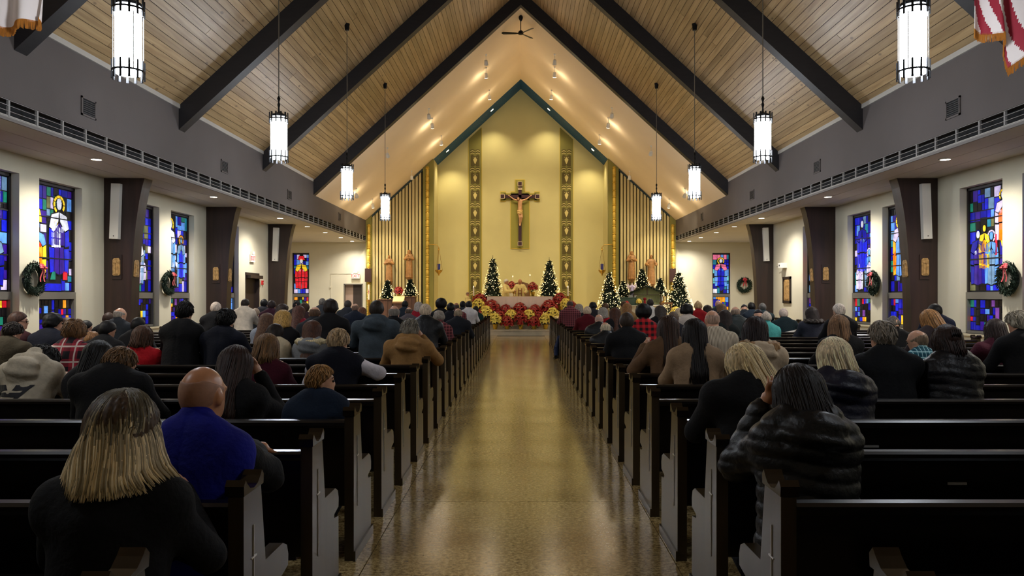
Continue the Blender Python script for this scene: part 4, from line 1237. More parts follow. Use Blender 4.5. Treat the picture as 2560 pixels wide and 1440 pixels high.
        def hairf(P):
            q = q_(P)
            if hair == 'short':
                f = cut(base(q), q) + strands(q, .0025)
            elif hair == 'messy':
                f = cut(base(q, .024), q, .01) + np.float32(.008)*wob(q, 60, px) + np.float32(.005)*wob(q, 130, py)
            elif hair == 'curly':
                f = cut(elp(q, (0, -.012, .008), (.112*hs, .118*hs, .116*hs)), q, .03) + np.float32(.014)*wob(q, 60, px)
            elif hair in ('fringe', 'buzz'):
                f = cut(base(q, th*.6 if hair == 'fringe' else .0022), q)
                f = np.maximum(f, q[2]-np.float32(.032)+np.float32(.25)*q[1])
                f = np.maximum(f, -(elp(q, (0, -.02, .085), (.07, .115, .06))))
            elif hair == 'afro':
                f = elp(q, (0, -.03, .035), (.135*hs, .13*hs, .135*hs)) + np.float32(.006)*wob(q, 80, px)
                f = cut(f, q, .05)
            elif hair in ('bob', 'bun', 'clip', 'long', 'shoulder'):
                f = cut(base(q, .024), q, .0)
                lowz = {'bob': -.13, 'shoulder': -.20, 'long': -.40, 'bun': -.07, 'clip': -.12}[hair]*hs
                wd = {'bob': .118, 'shoulder': .128, 'long': .105, 'bun': .09, 'clip': .10}[hair]
                kb = .84 if (d < 9.2 and locks != 0) else 1.0
                cur = cap(q, (0, -.035, .02), (0, -.06*kb if hair != 'long' else -.10*kb, lowz), .098*(kb+.06 if kb < 1 else 1), wd*.85*kb, kx=.82)
                cur = np.maximum(cur, q[1]-np.float32(.028)-np.float32(.15)*(q[2]))
                f = smin(f, cur, .03)
                f = np.maximum(f, np.float32(lowz-.035)-q[2]-np.float32(.02)*np.cos(q[0]*30)+np.float32(.012)*wob(q, 60, px))
                f = f + strands(q, .0035, 30)
                if hair == 'bun': f = smin(f, elp(q, (0, -.105, .05), (.05, .05, .05))+np.float32(.006)*wob(q, 70), .02)
                if hair == 'clip': f = smin(f, elp(q, (.0, -.10, .02), (.06, .05, .07))+np.float32(.006)*wob(q, 70), .03)
            elif hair == 'beanie':
                f = np.maximum(base(q, .02), np.float32(.0)-q[2]+np.float32(.25)*q[1]-np.float32(.02))
                f = smin(f, elp(q, (0, -.01, .12), (.03, .03, .03)), .02)
            elif hair == 'cap':
                f = np.maximum(base(q, .014), np.float32(.02)-q[2])
                f = np.minimum(f, np.maximum(elp(q, (0, .1, .03), (.075, .09, .012)), -q[1]))
            else:
                f = cut(base(q), q)
            return f*np.float32(s)
        hb = .19*s if hair not in ('long', 'shoulder') else .24*s
        dz = {'long': .50, 'shoulder': .34, 'bob': .27, 'clip': .26}.get(hair, .18)*s*max(1, hs)
        c = piv
        hh = max(.0055, min(h*.62, .016))
        if d < 5.2: hh = .0065
        nl = locks if locks is not None else (0 if d > 9.2 or hair in ('afro', 'beanie', 'cap', 'fringe', 'buzz') else 420 if d < 5.6 else 200)
        if nl:
            lm = MB(); c0 = hc
            LT = [mat('lock_%d_%d_%d' % tuple(max(4, min(250, int(v*f_))) for v in c0), tuple(max(4, min(250, int(v*f_))) for v in c0), .5, noise=(40, .12), spec=.3) for f_ in ((1.0, 1.2, .66) if not ombre else (.74, 1.08, .42))]
            longs = {'bob': -.13, 'shoulder': -.20, 'long': -.40, 'clip': -.12}
            for i in range(nl):
                th_ = r.uniform(-2.05, 2.05) if hair in longs else r.uniform(-math.pi, math.pi)
                pts = []; mi = r.choice((0, 0, 1, 1, 2)) if not ombre else r.choice((0, 1, 1, 0))
                ph = r.uniform(0, 6.28) if wave == 1 else 4*th_+r.uniform(0, 1.2); f0 = r.uniform(0, .5)
                lift = r.uniform(-.002, .007)
                t_ = .024 if hair in longs else (.016*hs if hair == 'short' else .024)
                rx, ry, rz = .077+t_+lift, .098+t_+lift, .102+t_+lift
                NS = 9 if wave == 1 else 13
                if hair in longs:
                    zl = longs[hair]*hs + (r.uniform(-.045, .012) if wave == 1 else r.uniform(-.03, .0)-.03*math.cos(th_)); wdx = {'bob': .118, 'shoulder': .128, 'long': .105, 'clip': .1}[hair]*flare
                    for k_ in range(NS+1):
                        u = f0*.5 + (1-f0*.5)*k_/NS
                        if u < .45:
                            fi = u/.45*1.62; x_, y_, z_ = rx*math.sin(th_)*math.sin(fi), -.008-ry*math.cos(th_)*math.sin(fi), rz*math.cos(fi)
                        else:
                            w_ = (u-.45)/.55; z_ = zl*w_; ex = (rx+(wdx-rx)*w_) + .005*wave*math.sin(w_*6+ph) + (.03*flare*flare*max(0, w_-.8)*5*.5 if hair != 'long' else 0)
                            ey = ry + (.032+(.05 if hair == 'long' else 0))*w_*flare
                            x_, y_ = ex*math.sin(th_), -.008-ey*math.cos(th_)
                            if abs(th_) > 1.3: y_ = min(y_, .035)
                        x_ += .005*wave*math.sin(u*(5 if wave == 1 else 8)+ph); pts.append((x_, y_, z_))
                    rad = [(.0036+.0012*math.sin(math.pi*k_/NS)) for k_ in range(NS)]+[.0008]
                else:
                    fi0 = r.uniform(0.05, 1.7); L_ = r.uniform(.35, .6)
                    for k_ in range(6):
                        fi = fi0 + L_*k_/5; tt = th_ + .12*math.sin(ph+k_*.5)
                        up = (.012 if hair in ('messy', 'curly') else .004)*k_/5*r.uniform(.6, 1.2)
                        x_, y_, z_ = (rx+up)*math.sin(tt)*math.sin(fi), -.008-(ry+up)*math.cos(tt)*math.sin(fi), (rz+up)*math.cos(fi)
                        if .66*y_-.75*z_ > .02: break
                        pts.append((x_, y_, z_))
                    if len(pts) < 3: continue
                    rad = [.0035]*(len(pts)-1)+[.0008]
                wp = []
                for (x_, y_, z_) in pts:
                    v_ = R @ (Vector((x_, y_+.02, z_+.02))*s); wp.append((v_.x+piv[0], v_.y+piv[1], v_.z+piv[2]))
                k0 = len(lm.f); lm.tube(wp, [q__*s for q__ in rad], 4, mi)
                if ombre:
                    nf = len(lm.f)-k0; t0_ = r.uniform(.12, .5)
                    for z__ in range(nf): lm.m[k0+z__] = 2 if z__ < nf*t0_ else 0 if z__ < nf*(t0_+.16) else mi
            build('hair_locks', lm, LT, b, smooth='all')
        link({'beanie': 'knit_hat', 'cap': 'cap'}.get(hair, 'hair'), to_mesh('hair', hairf, (c[0]-hb, c[1]-hb-.03, c[2]-dz), (c[0]+hb, c[1]+hb, c[2]+.2*s), hh, [hm]), b)
    if fur is not None:
        def furf(P):
            f = None
            for k in range(9):
                a0, a1 = math.pi*(1.0+k/9.0), math.pi*(1.0+(k+1)/9.0)
                p0 = (.15*math.cos(a0), sy-.02+.11*math.sin(a0), zsh+.04); p1 = (.15*math.cos(a1), sy-.02+.11*math.sin(a1), zsh+.04)
                q = cap(P, p0, p1, .045)
                f = q if f is None else np.minimum(f, q)
            return f + np.float32(.012)*wob(P, 90, px)
        link('fur_collar', to_mesh('fur_collar', furf, (-.26, sy-.24, zsh-.06), (.26, sy+.12, zsh+.14), .009, [hairmat(fur)]), root)
    if near and (abs(yaw) > 25):
        # visible face details
        mb = MB()
        Rm = R
        def hp(x, y, z): 
            v = Rm @ (Vector((x, y+.02, z+.02))*s); return (v.x+piv[0], v.y+piv[1], v.z+piv[2])
        for e in (-1, 1): mb.ball(hp(e*.032, .088, -.005), .0115*s, 8)
        build('eyes', mb, EYE, b, smooth=True)
        mb = MB()
        for e in (-1, 1): mb.tube([hp(e*.015, .092, .021), hp(e*.034, .089, .026), hp(e*.052, .078, .02)], .0045*s, 5)
        build('eyebrows', mb, BROW, b)
        mb = MB().tube([hp(-.02, .094, -.083), hp(0, .099, -.081), hp(.02, .094, -.083)], .0045*s, 6)
        build('lips', mb, mat('lips', (170, 96, 88), .5), b)
        if glasses:
            mb = MB()
            for e in (-1, 1):
                mb.tube([hp(e*.033+.021*math.cos(t*math.pi/6), .106, -.004+.017*math.sin(t*math.pi/6)) for t in range(13)], .002, 5)
                mb.tube([hp(e*.052, .104, .0), hp(e*.082, .01, -.005)], .002, 5)
            mb.tube([hp(-.012, .107, 0), hp(.012, .107, 0)], .002, 5)
            build('eyeglasses', mb, BLACKM, b)
    root['_g'] = 0
    del root['_g']
    if extra: extra(root, dict(gar=gar, H=H, zsh=zsh, hz=hz, sy=sy, hy=hy, cz=cz, sw=sw, hd=hd, R=R, piv=piv, s=s))
    return root
def KD(k): return DK(k) + .58
# ------------------------------------------------------------------ the congregation
BK, DKB, BRN, LBR, AUB, BLD, GRY, WHT, GBL = (14, 12, 12), (34, 24, 18), (66, 44, 30), (120, 88, 56), (84, 46, 28), (190, 150, 92), (128, 122, 116), (205, 196, 186), (176, 150, 116)
BLACK, NAVY, CHAR, MAROON = (13, 13, 16), (16, 22, 44), (40, 44, 50), (70, 16, 34)
GP = 'kneeling congregation'
def P(px, py, k, label=None, **kw):
    d = kw.pop('d', None) or KD(k)
    kw.setdefault('pitch', 14 + (int(px*7+py*3) % 11) - 4)
    kw.setdefault('roll', (int(px*5+py) % 9) - 4)
    return person('kneeling person ' + label if 'person' not in label else label, px, py, d, group=GP, **kw)
# logo on the hoodie back, laid onto the cloth
def hoodie_logo(root, q):
    polys = [[(-.20, -.045), (-.175, -.005), (-.13, .022), (-.07, .03), (.14, .03), (.105, -.003), (-.05, -.003), (-.085, -.008), (-.11, -.022), (-.135, -.045)],
             [(-.115, -.045), (-.09, -.022), (-.06, -.015), (.09, -.015), (.06, -.042), (-.04, -.042)],
             [(.02, -.058), (.05, -.058), (.15, .03), (.12, .03)]]
    m = MB()
    c = (-.045, q['zsh']-.165)
    def surf(x, z):
        y = -.34
        for _ in range(40):
            dd = float(q['gar']([np.array([x], np.float32), np.array([y], np.float32), np.array([z], np.float32)])[0])
            y += max(dd*.7, .0008)
            if dd < .002: break
        return (x, y-.004, z)
    for p in polys:
        p = [(x*1.1+c[0], z*1.25+c[1]) for x, z in p]
        n = len(p); e = []
        for i in range(n):
            a, b = p[i], p[(i+1) % n]
            for t in (0, .5): e.append((a[0]+(b[0]-a[0])*t, a[1]+(b[1]-a[1])*t))
        m.add([surf(x, z) for x, z in e], [tuple(range(len(e)))])
    me = m.mesh('back_logo', mat('logo_print', (26, 26, 34), .7))
    o = link('back_logo', me, root)
    o.modifiers.new('t', 'TRIANGULATE')
def hairclip(root, q):
    c = q['R'] @ Vector((.0, -.13, .05)); p = q['piv']
    m = MB()
    for k in range(5): m.tube([(c.x+p[0]-.03+.015*k, c.y+p[1]-.005, c.z+p[2]+.03), (c.x+p[0]-.028+.015*k, c.y+p[1]-.02, c.z+p[2]), (c.x+p[0]-.03+.015*k, c.y+p[1], c.z+p[2]-.03)], .005, 5)
    build('hair_clip', m, BLACKM, root)
def topglasses(root, q):
    c = q['R'] @ Vector((0, .02, .125)); p = q['piv']; m = MB()
    for e in (-1, 1): m.tube([(c.x+p[0]+e*.04+.025*math.cos(t*math.pi/6), c.y+p[1]+.01*math.sin(t*math.pi/6), c.z+p[2]+.022*math.sin(t*math.pi/6)) for t in range(13)], .004, 5)
    build('sunglasses', m, mat('tortoise', (70, 40, 24), .3), root)
def chest_stripe(root, q):
    m = MB(); n = 14; v = []
    for i in range(n+1):
        x = -q['sw']/2 + q['sw']*i/n; z = q['zsh']-.17-.09*(1-i/n)
        v += [(x, -.20-.0*x, z), (x, -.20, z+.035)]
    def surf(x, z):
        y = -.34
        for _ in range(40):
            dd = float(q['gar']([np.array([x], np.float32), np.array([y], np.float32), np.array([z], np.float32)])[0]); y += max(dd*.7, .0008)
            if dd < .002 or y > .1: break
        return (x, y-.006, z)
    m.add([surf(x, z) for x, _, z in v], [(2*i, 2*i+2, 2*i+3, 2*i+1) for i in range(n)])
    build('pale_stripe', m, WHITEP, root)

PLAID1 = plaid_mat('plaid_red_white', (176, 44, 62), (26, 20, 28), (226, 206, 196), 7.5, 6.5, .10)
PLAID2 = plaid_mat('plaid_buffalo', (200, 26, 36), (12, 8, 10), None, 11, 11)
PLAID3 = plaid_mat('plaid_teal', (30, 104, 124), (20, 74, 92), (170, 214, 222), 26, 18, .14)
PLAID4 = plaid_mat('plaid_maroon', (110, 30, 40), (60, 16, 24), (150, 90, 90), 20, 20, .1)
KNIT = stripe_mat('knit_striped', (206, 192, 168), (96, 84, 74), 62, .36)

# ---- left of the aisle, front of picture to altar
P(315, 980, 0, 'with long ash blond streaked hair and black top', hair='shoulder', hc=(226, 206, 166), tc=BLACK, sw=.46, yaw=18, pitch=8, roll=-4, top='thin', collar=False, hs=.78, flare=1.3, ombre=(74, 56, 40), locks=1000, wave=2.2)
P(507, 905, 1, d=2.93, label='with bald tanned head and bright blue vest', hair='buzz', hc=(160, 116, 92), tc=(12, 20, 130), sw=.42, yaw=14, pitch=6, tone=1, top='vest', sleeve=BLACK, arms=('rest', 'rest'), wrist={1: ((.21, .26, .82), (.03, .58, .862))}, hdir={1: (.75, .6, -.08)}, fine=.0095, roll=0)
P(590, 865, 3, 'with long dark brown hair and raised hand with ring', hair='long', hc=(46, 28, 22), tc=BLACK, sw=.44, arms=('rest', 'face'), fine=.0095, pitch=18, roll=3, tone=0)
P(298, 865, 3, 'with short sandy hair and eyeglasses in black coat', hair='short', hc=(112, 84, 56), tc=BLACK, sw=.50, yaw=28, pitch=24, roll=5, glasses=True, drop=.22, lean=.12)
P(105, 862, 4, 'with black tousled hair in cream hooded sweatshirt with dark logo', hair='messy', hc=BK, tc=(204, 192, 170), sw=.46, yaw=38, pitch=34, lean=.2, drop=.165, top='sweater', hood=True, extra=hoodie_logo)
P(248, 852, 4, 'with dark hair and pale collar behind the sandy haired man', hair='long', hc=BK, tc=(30, 30, 34), sw=.40, pitch=24)
boy = person('young boy with light brown hair in dark blue jacket looking sideways', 800, 912, 4.86, hair='short', hc=(150, 112, 68), tc=(18, 32, 52), sw=.36, s=.80, yaw=70, pitch=2, roll=0, tone=0, hood=False, fine=.011, arms='down', lean=.0, group=GP)
P(668, 835, 5, 'with ash brown bob in a maroon scoop neck top', hair='bob', hc=(112, 82, 50), tc=MAROON, sw=.46, collar=False, top='thin', pitch=18)
P(845, 820, 5, 'with grey blond hair in navy vest over white sleeves', hair='short', hc=GBL, tc=(12, 15, 28), sw=.50, yaw=16, pitch=20, top='vest', sleeve=(212, 206, 214), arms=('rest', 'rest'), wrist={1: ((.37, .10, .85), (.13, .36, .87))})
P(188, 800, 6, 'with curly light brown hair in red and white plaid jacket', hair='curly', hc=(112, 80, 50), m=PLAID1, sw=.44, pitch=16)
P(1024, 798, 7, 'with short grey hair in camel hooded coat, hand at face', hair='messy', hc=(130, 124, 112), tc=(150, 112, 66), sw=.52, hood=True, arms=('rest', 'face'), pitch=20, roll=4, fine=.012)
P(358, 815, 7, 'with wavy brown hair and sunglasses on head in red sweater', hair='bob', hc=(74, 48, 32), tc=(190, 22, 34), sw=.48, top='sweater', arms=('rest', 'lift'), pitch=16, extra=topglasses, fine=.013)
P(463, 753, 7, 'with black cropped hair in black sweater by the left window', hair='short', hc=BK, tc=BLACK, sw=.44, pitch=4, collar=False)
P(565, 773, 7, 'with black curly hair in dark navy coat', hair='messy', hc=BK, tc=(12, 16, 30), sw=.48, yaw=14, pitch=10)
P(45, 778, 8, 'with brown hair and eyeglasses in profile, maroon sweater', hair='short', hc=(70, 46, 36), tc=(56, 20, 26), sw=.44, yaw=58, pitch=6, glasses=True, top='sweater')
P(30, 803, 7, 'with dark hair bent forward in olive brown blazer', hair='short', hc=DKB, tc=(66, 58, 42), sw=.50, yaw=24, pitch=30)
P(133, 782, 8, 'with black hair combed forward in navy coat', hair='messy', hc=BK, tc=(16, 20, 34), sw=.46, yaw=34, pitch=6)
P(268, 800, 8, 'with black swept hair and clasped hands in dark jacket', hair='short', hc=BK, tc=BLACK, sw=.46, yaw=26, pitch=16, arms=('rest', 'lift'))
P(782, 802, 8, 'with straight auburn hair in grey sweatshirt with cream collar', hair='long', hc=(78, 48, 34), tc=(120, 122, 124), sw=.42, hood=True, top='sweater', pitch=12, fur=(206, 190, 150))
P(942, 750, 8, 'with short dark hair in slate blue hooded raincoat', hair='short', hc=(46, 38, 32), tc=(62, 72, 80), sw=.56, hood=True, pitch=8)
P(690, 810, 8, 'with dark braided hair and cream collar', hair='bun', hc=DKB, tc=(196, 180, 150), sw=.36, pitch=20, s=.88)
P(709, 776, 9, 'with golden blond bob in black coat', hair='bob', hc=(176, 138, 74), tc=BLACK, sw=.42)
P(828, 748, 9, 'with spiky dark brown hair in black coat', hair='messy', hc=DKB, tc=BLACK, sw=.50, pitch=6)
P(345, 792, 10, 'with dark hair beside the left window sill', hair='short', hc=BK, tc=BLACK, sw=.42, yaw=20)
P(668, 783, 11, 'with long brown hair in pale blue sweater', hair='long', hc=(92, 64, 46), tc=(150, 158, 172), sw=.42, roll=8)
P(788, 763, 10, 'with bald crown and brown fringe in dark jacket', hair='fringe', hc=(90, 66, 48), tc=CHAR, sw=.46)
P(986, 761, 10, 'with bald crown and grey sides in black jacket', hair='fringe', hc=(130, 122, 112), tc=BLACK, sw=.46)
P(1064, 758, 10, 'with thick white hair in black leather jacket', hair='short', hc=(206, 184, 158), m=nylon((18, 20, 24)), sw=.50)
P(1098, 775, 12, 'with short grey curls and maroon plaid shawl', hair='curly', hc=(150, 140, 128), m=PLAID4, sw=.42, hs=.9)
P(300, 767, 11, 'with bald head and grey beard by the dark column', hair='fringe', hc=(150, 140, 130), tc=CHAR, sw=.44, yaw=30)
P(272, 780, 12, 'with brown hair leaning toward the bald man by the column', hair='short', hc=(58, 40, 30), tc=BLACK, sw=.42)
P(170, 795, 11, 'with brown fringe hair in profile near the left window', hair='bob', hc=(64, 42, 30), tc=(30, 30, 36), sw=.40, yaw=50)
P(215, 800, 12, 'with black short hair under the first left window', hair='short', hc=BK, tc=BLACK, sw=.42, yaw=30)
P(232, 826, 9, 'with sandy hair and low bowed head', hair='curly', hc=(130, 92, 58), tc=(40, 38, 40), sw=.40, hs=.9, pitch=30)
P(540, 754, 13, 'with white hair and hand on head in black coat', hair='short', hc=(214, 196, 178), tc=BLACK, sw=.46)
P(614, 746, 16, 'with dark hair in white knitted sweater', hair='short', hc=DKB, tc=(206, 194, 176), sw=.46, pitch=20)
P(1146, 768, 14, 'with thinning grey hair in black jacket at aisle', hair='fringe', hc=(150, 132, 108), tc=(22, 24, 30), sw=.46)
P(748, 765, 13, 'with long auburn hair and red collar', hair='long', hc=(84, 50, 40), tc=(130, 22, 40), sw=.42)
P(680, 750, 16, 'with dark hair in plum jacket', hair='short', hc=(40, 28, 28), tc=(54, 22, 38), sw=.46)
P(707, 760, 14, 'with dark wavy hair in profile', hair='bob', hc=(40, 28, 22), tc=BLACK, sw=.40, yaw=40)
P(661, 747, 18, 'with black hair before the dark side column', hair='short', hc=BK, tc=(30, 30, 38), sw=.46)
P(640, 770, 17, 'with grey bowed head before the side door', hair='short', hc=(150, 130, 110), tc=CHAR, sw=.42)
P(742, 751, 18, 'with black hair under the red robed window', hair='curly', hc=BK, tc=BLACK, sw=.44, hs=.85)
P(762, 757, 17, 'with brown ponytail under the red robed window', hair='bun', hc=BRN, tc=(60, 40, 44), sw=.40)
P(806, 745, 20, 'with grey hair before the end wall', hair='short', hc=(104, 98, 92), tc=CHAR, sw=.46)
P(870, 750, 19, 'with dark grey hair in charcoal anorak', hair='short', hc=(62, 58, 54), tc=(36, 40, 48), sw=.50)
P(889, 757, 17, 'with bald pink head in navy jacket', hair='fringe', hc=(130, 104, 88), tc=(24, 32, 48), sw=.48)
P(905, 768, 18, 'with brown bob in crimson jacket', hair='bob', hc=(110, 70, 48), tc=(110, 22, 44), sw=.40)
P(1013, 751, 21, 'with black hair in dark parka before the wooden cabinet', hair='short', hc=BK, tc=(30, 38, 48), sw=.46)
P(1022, 766, 18, 'with bald crown in grey sweater before the wooden cabinet', hair='fringe', hc=(90, 74, 62), tc=(88, 80, 84), sw=.46)
P(1047, 755, 20, 'with grey bob in red jacket', hair='bob', hc=(160, 150, 140), tc=(140, 20, 36), sw=.40)
P(1103, 745, 17, 'with large round black afro in black coat', hair='afro', hc=BK, tc=BLACK, sw=.44, tone=3)
P(1127, 756, 16, 'with black hair beside the round afro', hair='short', hc=BK, tc=(20, 22, 30), sw=.44, tone=3)
P(1141, 755, 19, 'with shaved brown head in rose plaid shirt', hair='buzz', hc=(60, 42, 34), m=PLAID4, sw=.46, tone=2)
P(1157, 752, 22, 'with black cropped hair near the poinsettias', hair='short', hc=BK, tc=(40, 44, 50), sw=.42, tone=3)
P(1172, 752, 20, 'with black hair in white shirt at the aisle front', hair='short', hc=BK, tc=(206, 200, 196), sw=.44, tone=2, top='thin')
P(1190, 764, 23, 'with black hair in dark green jacket at the aisle front', hair='short', hc=BK, tc=(18, 50, 46), sw=.42, tone=3)

# ---- right of the aisle
P(1996, 912, 1, 'with dark brown hair in black glossy puffer jacket, hand at cheek', hair='shoulder', hc=(26, 18, 16), tc=(9, 9, 12), sw=.385, top='puffer', hood=True, arms=('face', 'rest'), pitch=22, roll=-6, fine=.0095, tone=1)
P(1868, 858, 2, 'with long pale blond hair swept over black coat', hair='shoulder', hc=(214, 190, 146), tc=BLACK, sw=.52, yaw=-24, pitch=26, roll=-10, drop=.24, lean=.1)
P(2085, 845, 3, 'with pale blond bob in navy puffer jacket with hood', hair='bob', hc=(222, 202, 166), tc=(20, 22, 40), sw=.385, top='puffer', hood=True, yaw=-14, pitch=16, hs=1.1)
P(2205, 803, 4, 'with short grey hair in plain black overcoat', hair='short', hc=(130, 120, 108), tc=(14, 16, 20), sw=.50, yaw=-12, pitch=6, hs=1.3)
P(2365, 813, 4, 'with dark brown hair held by a claw clip in black quilted jacket', hair='clip', hc=(44, 26, 20), tc=(14, 14, 20), sw=.40, top='puffer', hood=False, extra=hairclip, pitch=14)
P(1735, 798, 5, 'with very long black hair in cream wool coat', hair='long', hc=(22, 15, 14), tc=(158, 132, 104), sw=.46, hs=1.15, pitch=14)
P(1886, 793, 5, 'with dark brown bob in cream coat with fur trimmed hood', hair='bob', hc=(38, 26, 26), tc=(196, 176, 150), sw=.50, fur=(170, 134, 96), hood=True, hs=1.05, pitch=12)
P(1670, 790, 6, 'with long brown hair in tan coat', hair='long', hc=(52, 34, 24), tc=(104, 78, 54), sw=.46, arms=('elbow', 'rest'), pitch=16)
P(2295, 820, 6, 'with balding grey head bent sideways in teal plaid shirt', hair='fringe', hc=(140, 118, 98), m=PLAID3, sw=.46, yaw=-40, pitch=16, roll=-12, top='thin', hs=.6)
P(2545, 778, 6, 'with grey hair at cheek in black coat by the right window', hair='messy', hc=(160, 150, 132), tc=BLACK, sw=.50, yaw=-20)
P(1780, 772, 7, 'with bald pink head in striped cream knit sweater', hair='fringe', hc=(180, 150, 132), m=KNIT, sw=.52, top='sweater', pitch=6, collar=False, hs=.4, yaw=-10)
P(2095, 788, 7, 'with straight light brown hair in black coat', hair='shoulder', hc=(130, 98, 70), tc=BLACK, sw=.46)
P(2486, 798, 7, 'with dark brown hair in maroon hooded jacket', hair='bob', hc=(38, 24, 20), tc=(74, 26, 42), sw=.52, hood=True, arms=('lift', 'rest'))
P(2325, 774, 7, 'with tousled honey blond hair beside the dark column', hair='bob', hc=(164, 118, 70), tc=(60, 50, 52), sw=.44, yaw=-14, pitch=22, roll=-8)
P(1566, 780, 8, 'with short dark grey hair in black overcoat at aisle', hair='short', hc=(60, 48, 40), tc=(14, 15, 18), sw=.48, pitch=6)
P(2232, 788, 10, 'with grey crew cut in black jacket by the right window', hair='curly', hc=(104, 96, 88), tc=BLACK, sw=.46, hs=.85)
P(2337, 758, 10, 'with black hair in navy jacket before the dark column', hair='short', hc=BK, tc=NAVY, sw=.46, yaw=-16)
P(1608, 759, 11, 'with round black afro in red buffalo plaid shirt', hair='afro', hc=BK, m=PLAID2, sw=.44, tone=3)
P(2097, 758, 11, 'with white hair in black jacket near the right wall', hair='short', hc=(220, 206, 192), tc=BLACK, sw=.46, yaw=-16, pitch=4)
P(1514, 802, 11, 'with white fringe and bald crown in black leather jacket', hair='fringe', hc=(216, 200, 170), m=nylon((16, 17, 20)), sw=.48, pitch=24, yaw=-16)
P(1683, 778, 12, 'with short grey brown hair behind the tan coat', hair='short', hc=(110, 92, 78), tc=(30, 30, 38), sw=.44)
P(1716, 760, 13, 'with round black hair in white coat', hair='curly', hc=BK, tc=(190, 178, 166), sw=.44, tone=2, hs=1.1)
P(2028, 768, 13, 'with dark hair in grey coat with dark fur hood', hair='bob', hc=(40, 30, 28), tc=(44, 46, 58), sw=.48, fur=(52, 44, 40))
P(1838, 764, 13, 'with thin grey hair in dark green puffer coat', hair='fringe', hc=(150, 130, 114), tc=(24, 36, 36), sw=.52, top='puffer')
P(1811, 776, 12, 'with long dark hair beside the green puffer coat', hair='long', hc=(40, 28, 24), tc=(24, 30, 30), sw=.40)
P(1497, 783, 14, 'with bald pink head in black padded jacket', hair='buzz', hc=(196, 160, 140), tc=(18, 20, 22), sw=.48, top='puffer', tone=0)
P(1958, 770, 15, 'with white hair in dark green jacket with pale stripe', hair='short', hc=(210, 190, 176), tc=(16, 34, 40), sw=.50, near=True, extra=chest_stripe, fine=.02)
P(1537, 770, 15, 'with straight auburn hair in dark coat', hair='long', hc=(72, 40, 24), tc=(20, 20, 22), sw=.40)
P(1650, 764, 15, 'with long dark ash hair in black coat', hair='long', hc=(58, 48, 40), tc=BLACK, sw=.42)
P(1895, 772, 15, 'with dark flat cap in charcoal jacket', hair='cap', hc=(40, 40, 48), tc=(44, 46, 56), sw=.46)
P(1915, 780, 13, 'with cream fluffy hat in aqua jacket', hair='beanie', hc=(190, 176, 160), tc=(80, 170, 166), sw=.44)
P(1468, 765, 16, 'with white hair in dark red sweater', hair='short', hc=(210, 186, 156), tc=(86, 10, 20), sw=.50, top='sweater')
P(1507, 769, 17, 'with grey hair in bright red jacket', hair='bob', hc=(150, 142, 130), tc=(160, 16, 28), sw=.42)
P(1745, 754, 17, 'with blond topped head and dark scarf in red coat', hair='beanie', hc=(190, 158, 110), tc=(150, 16, 24), sw=.44)
P(1567, 758, 18, 'with golden brown hair in camel coat', hair='long', hc=(140, 98, 56), tc=(150, 116, 70), sw=.42)
def aisle_leg(root, q):
    build('jeans_leg', MB().tube([(0, 0, .48), (-.26, .12, .52), (-.33, .08, .3), (-.34, .05, .1)], [.085, .075, .06, .055], 10), mat('denim', (34, 46, 78), .85, noise=(30, .2)), root, smooth=True)
    build('aisle_shoe', MB().tube([(-.34, .02, .07), (-.36, .1, .05), (-.38, .2, .035)], [.05, .048, .034], 8), SHOE, root, smooth=True)
P(1425, 748, 18, 'with shaved brown head in maroon plaid shirt, leg out in aisle', hair='buzz', hc=(60, 44, 36), m=PLAID4, sw=.46, tone=2, extra=aisle_leg)
P(1803, 759, 18, 'with long light brown hair under the aqua robed window', hair='long', hc=(110, 84, 60), tc=(40, 36, 40), sw=.40)
P(1906, 757, 19, 'with grey hair in dark green parka before the column', hair='short', hc=(90, 88, 86), tc=(24, 40, 44), sw=.50)
P(1482, 754, 19, 'with black hair behind the red sweater', hair='curly', hc=BK, tc=(40, 36, 40), sw=.42, tone=3, hs=.9)
P(1428, 762, 20, 'with bald crown in royal navy sweater at aisle', hair='fringe', hc=(170, 150, 130), tc=(26, 36, 72), sw=.46, top='sweater')
P(1447, 760, 21, 'with grey waves and pale collar beside the navy sweater', hair='bob', hc=(150, 138, 122), tc=(30, 30, 34), sw=.42)
P(1514, 757, 21, 'with brown hair in tan jacket before the big lit tree', hair='short', hc=(84, 58, 36), tc=(150, 126, 84), sw=.46)
P(1559, 752, 22, 'with brown hair in beige coat before the crib', hair='short', hc=(76, 54, 34), tc=(146, 120, 80), sw=.42)
P(1625, 747, 20, 'with dark cropped hair in white shirt before the crib', hair='short', hc=(44, 36, 30), tc=(206, 200, 190), sw=.46, top='thin', pitch=2)
P(1768, 763, 20, 'with dark bun at the far right pews', hair='bun', hc=DKB, tc=BLACK, sw=.40)
P(1795, 749, 22, 'with bald pink head under the aqua robed window', hair='buzz', hc=(190, 140, 120), tc=CHAR, sw=.46)
P(1860, 760, 21, 'with dark brimmed cap under the round wreath', hair='cap', hc=(30, 32, 40), tc=(34, 40, 48), sw=.44)
P(1878, 756, 20, 'with black hair and pale neck under the round wreath', hair='messy', hc=BK, tc=(30, 40, 52), sw=.46)
P(1698, 770, 19, 'with pale scarf and light hair near the wide lit tree', hair='bob', hc=(190, 170, 140), tc=(190, 180, 170), sw=.40)
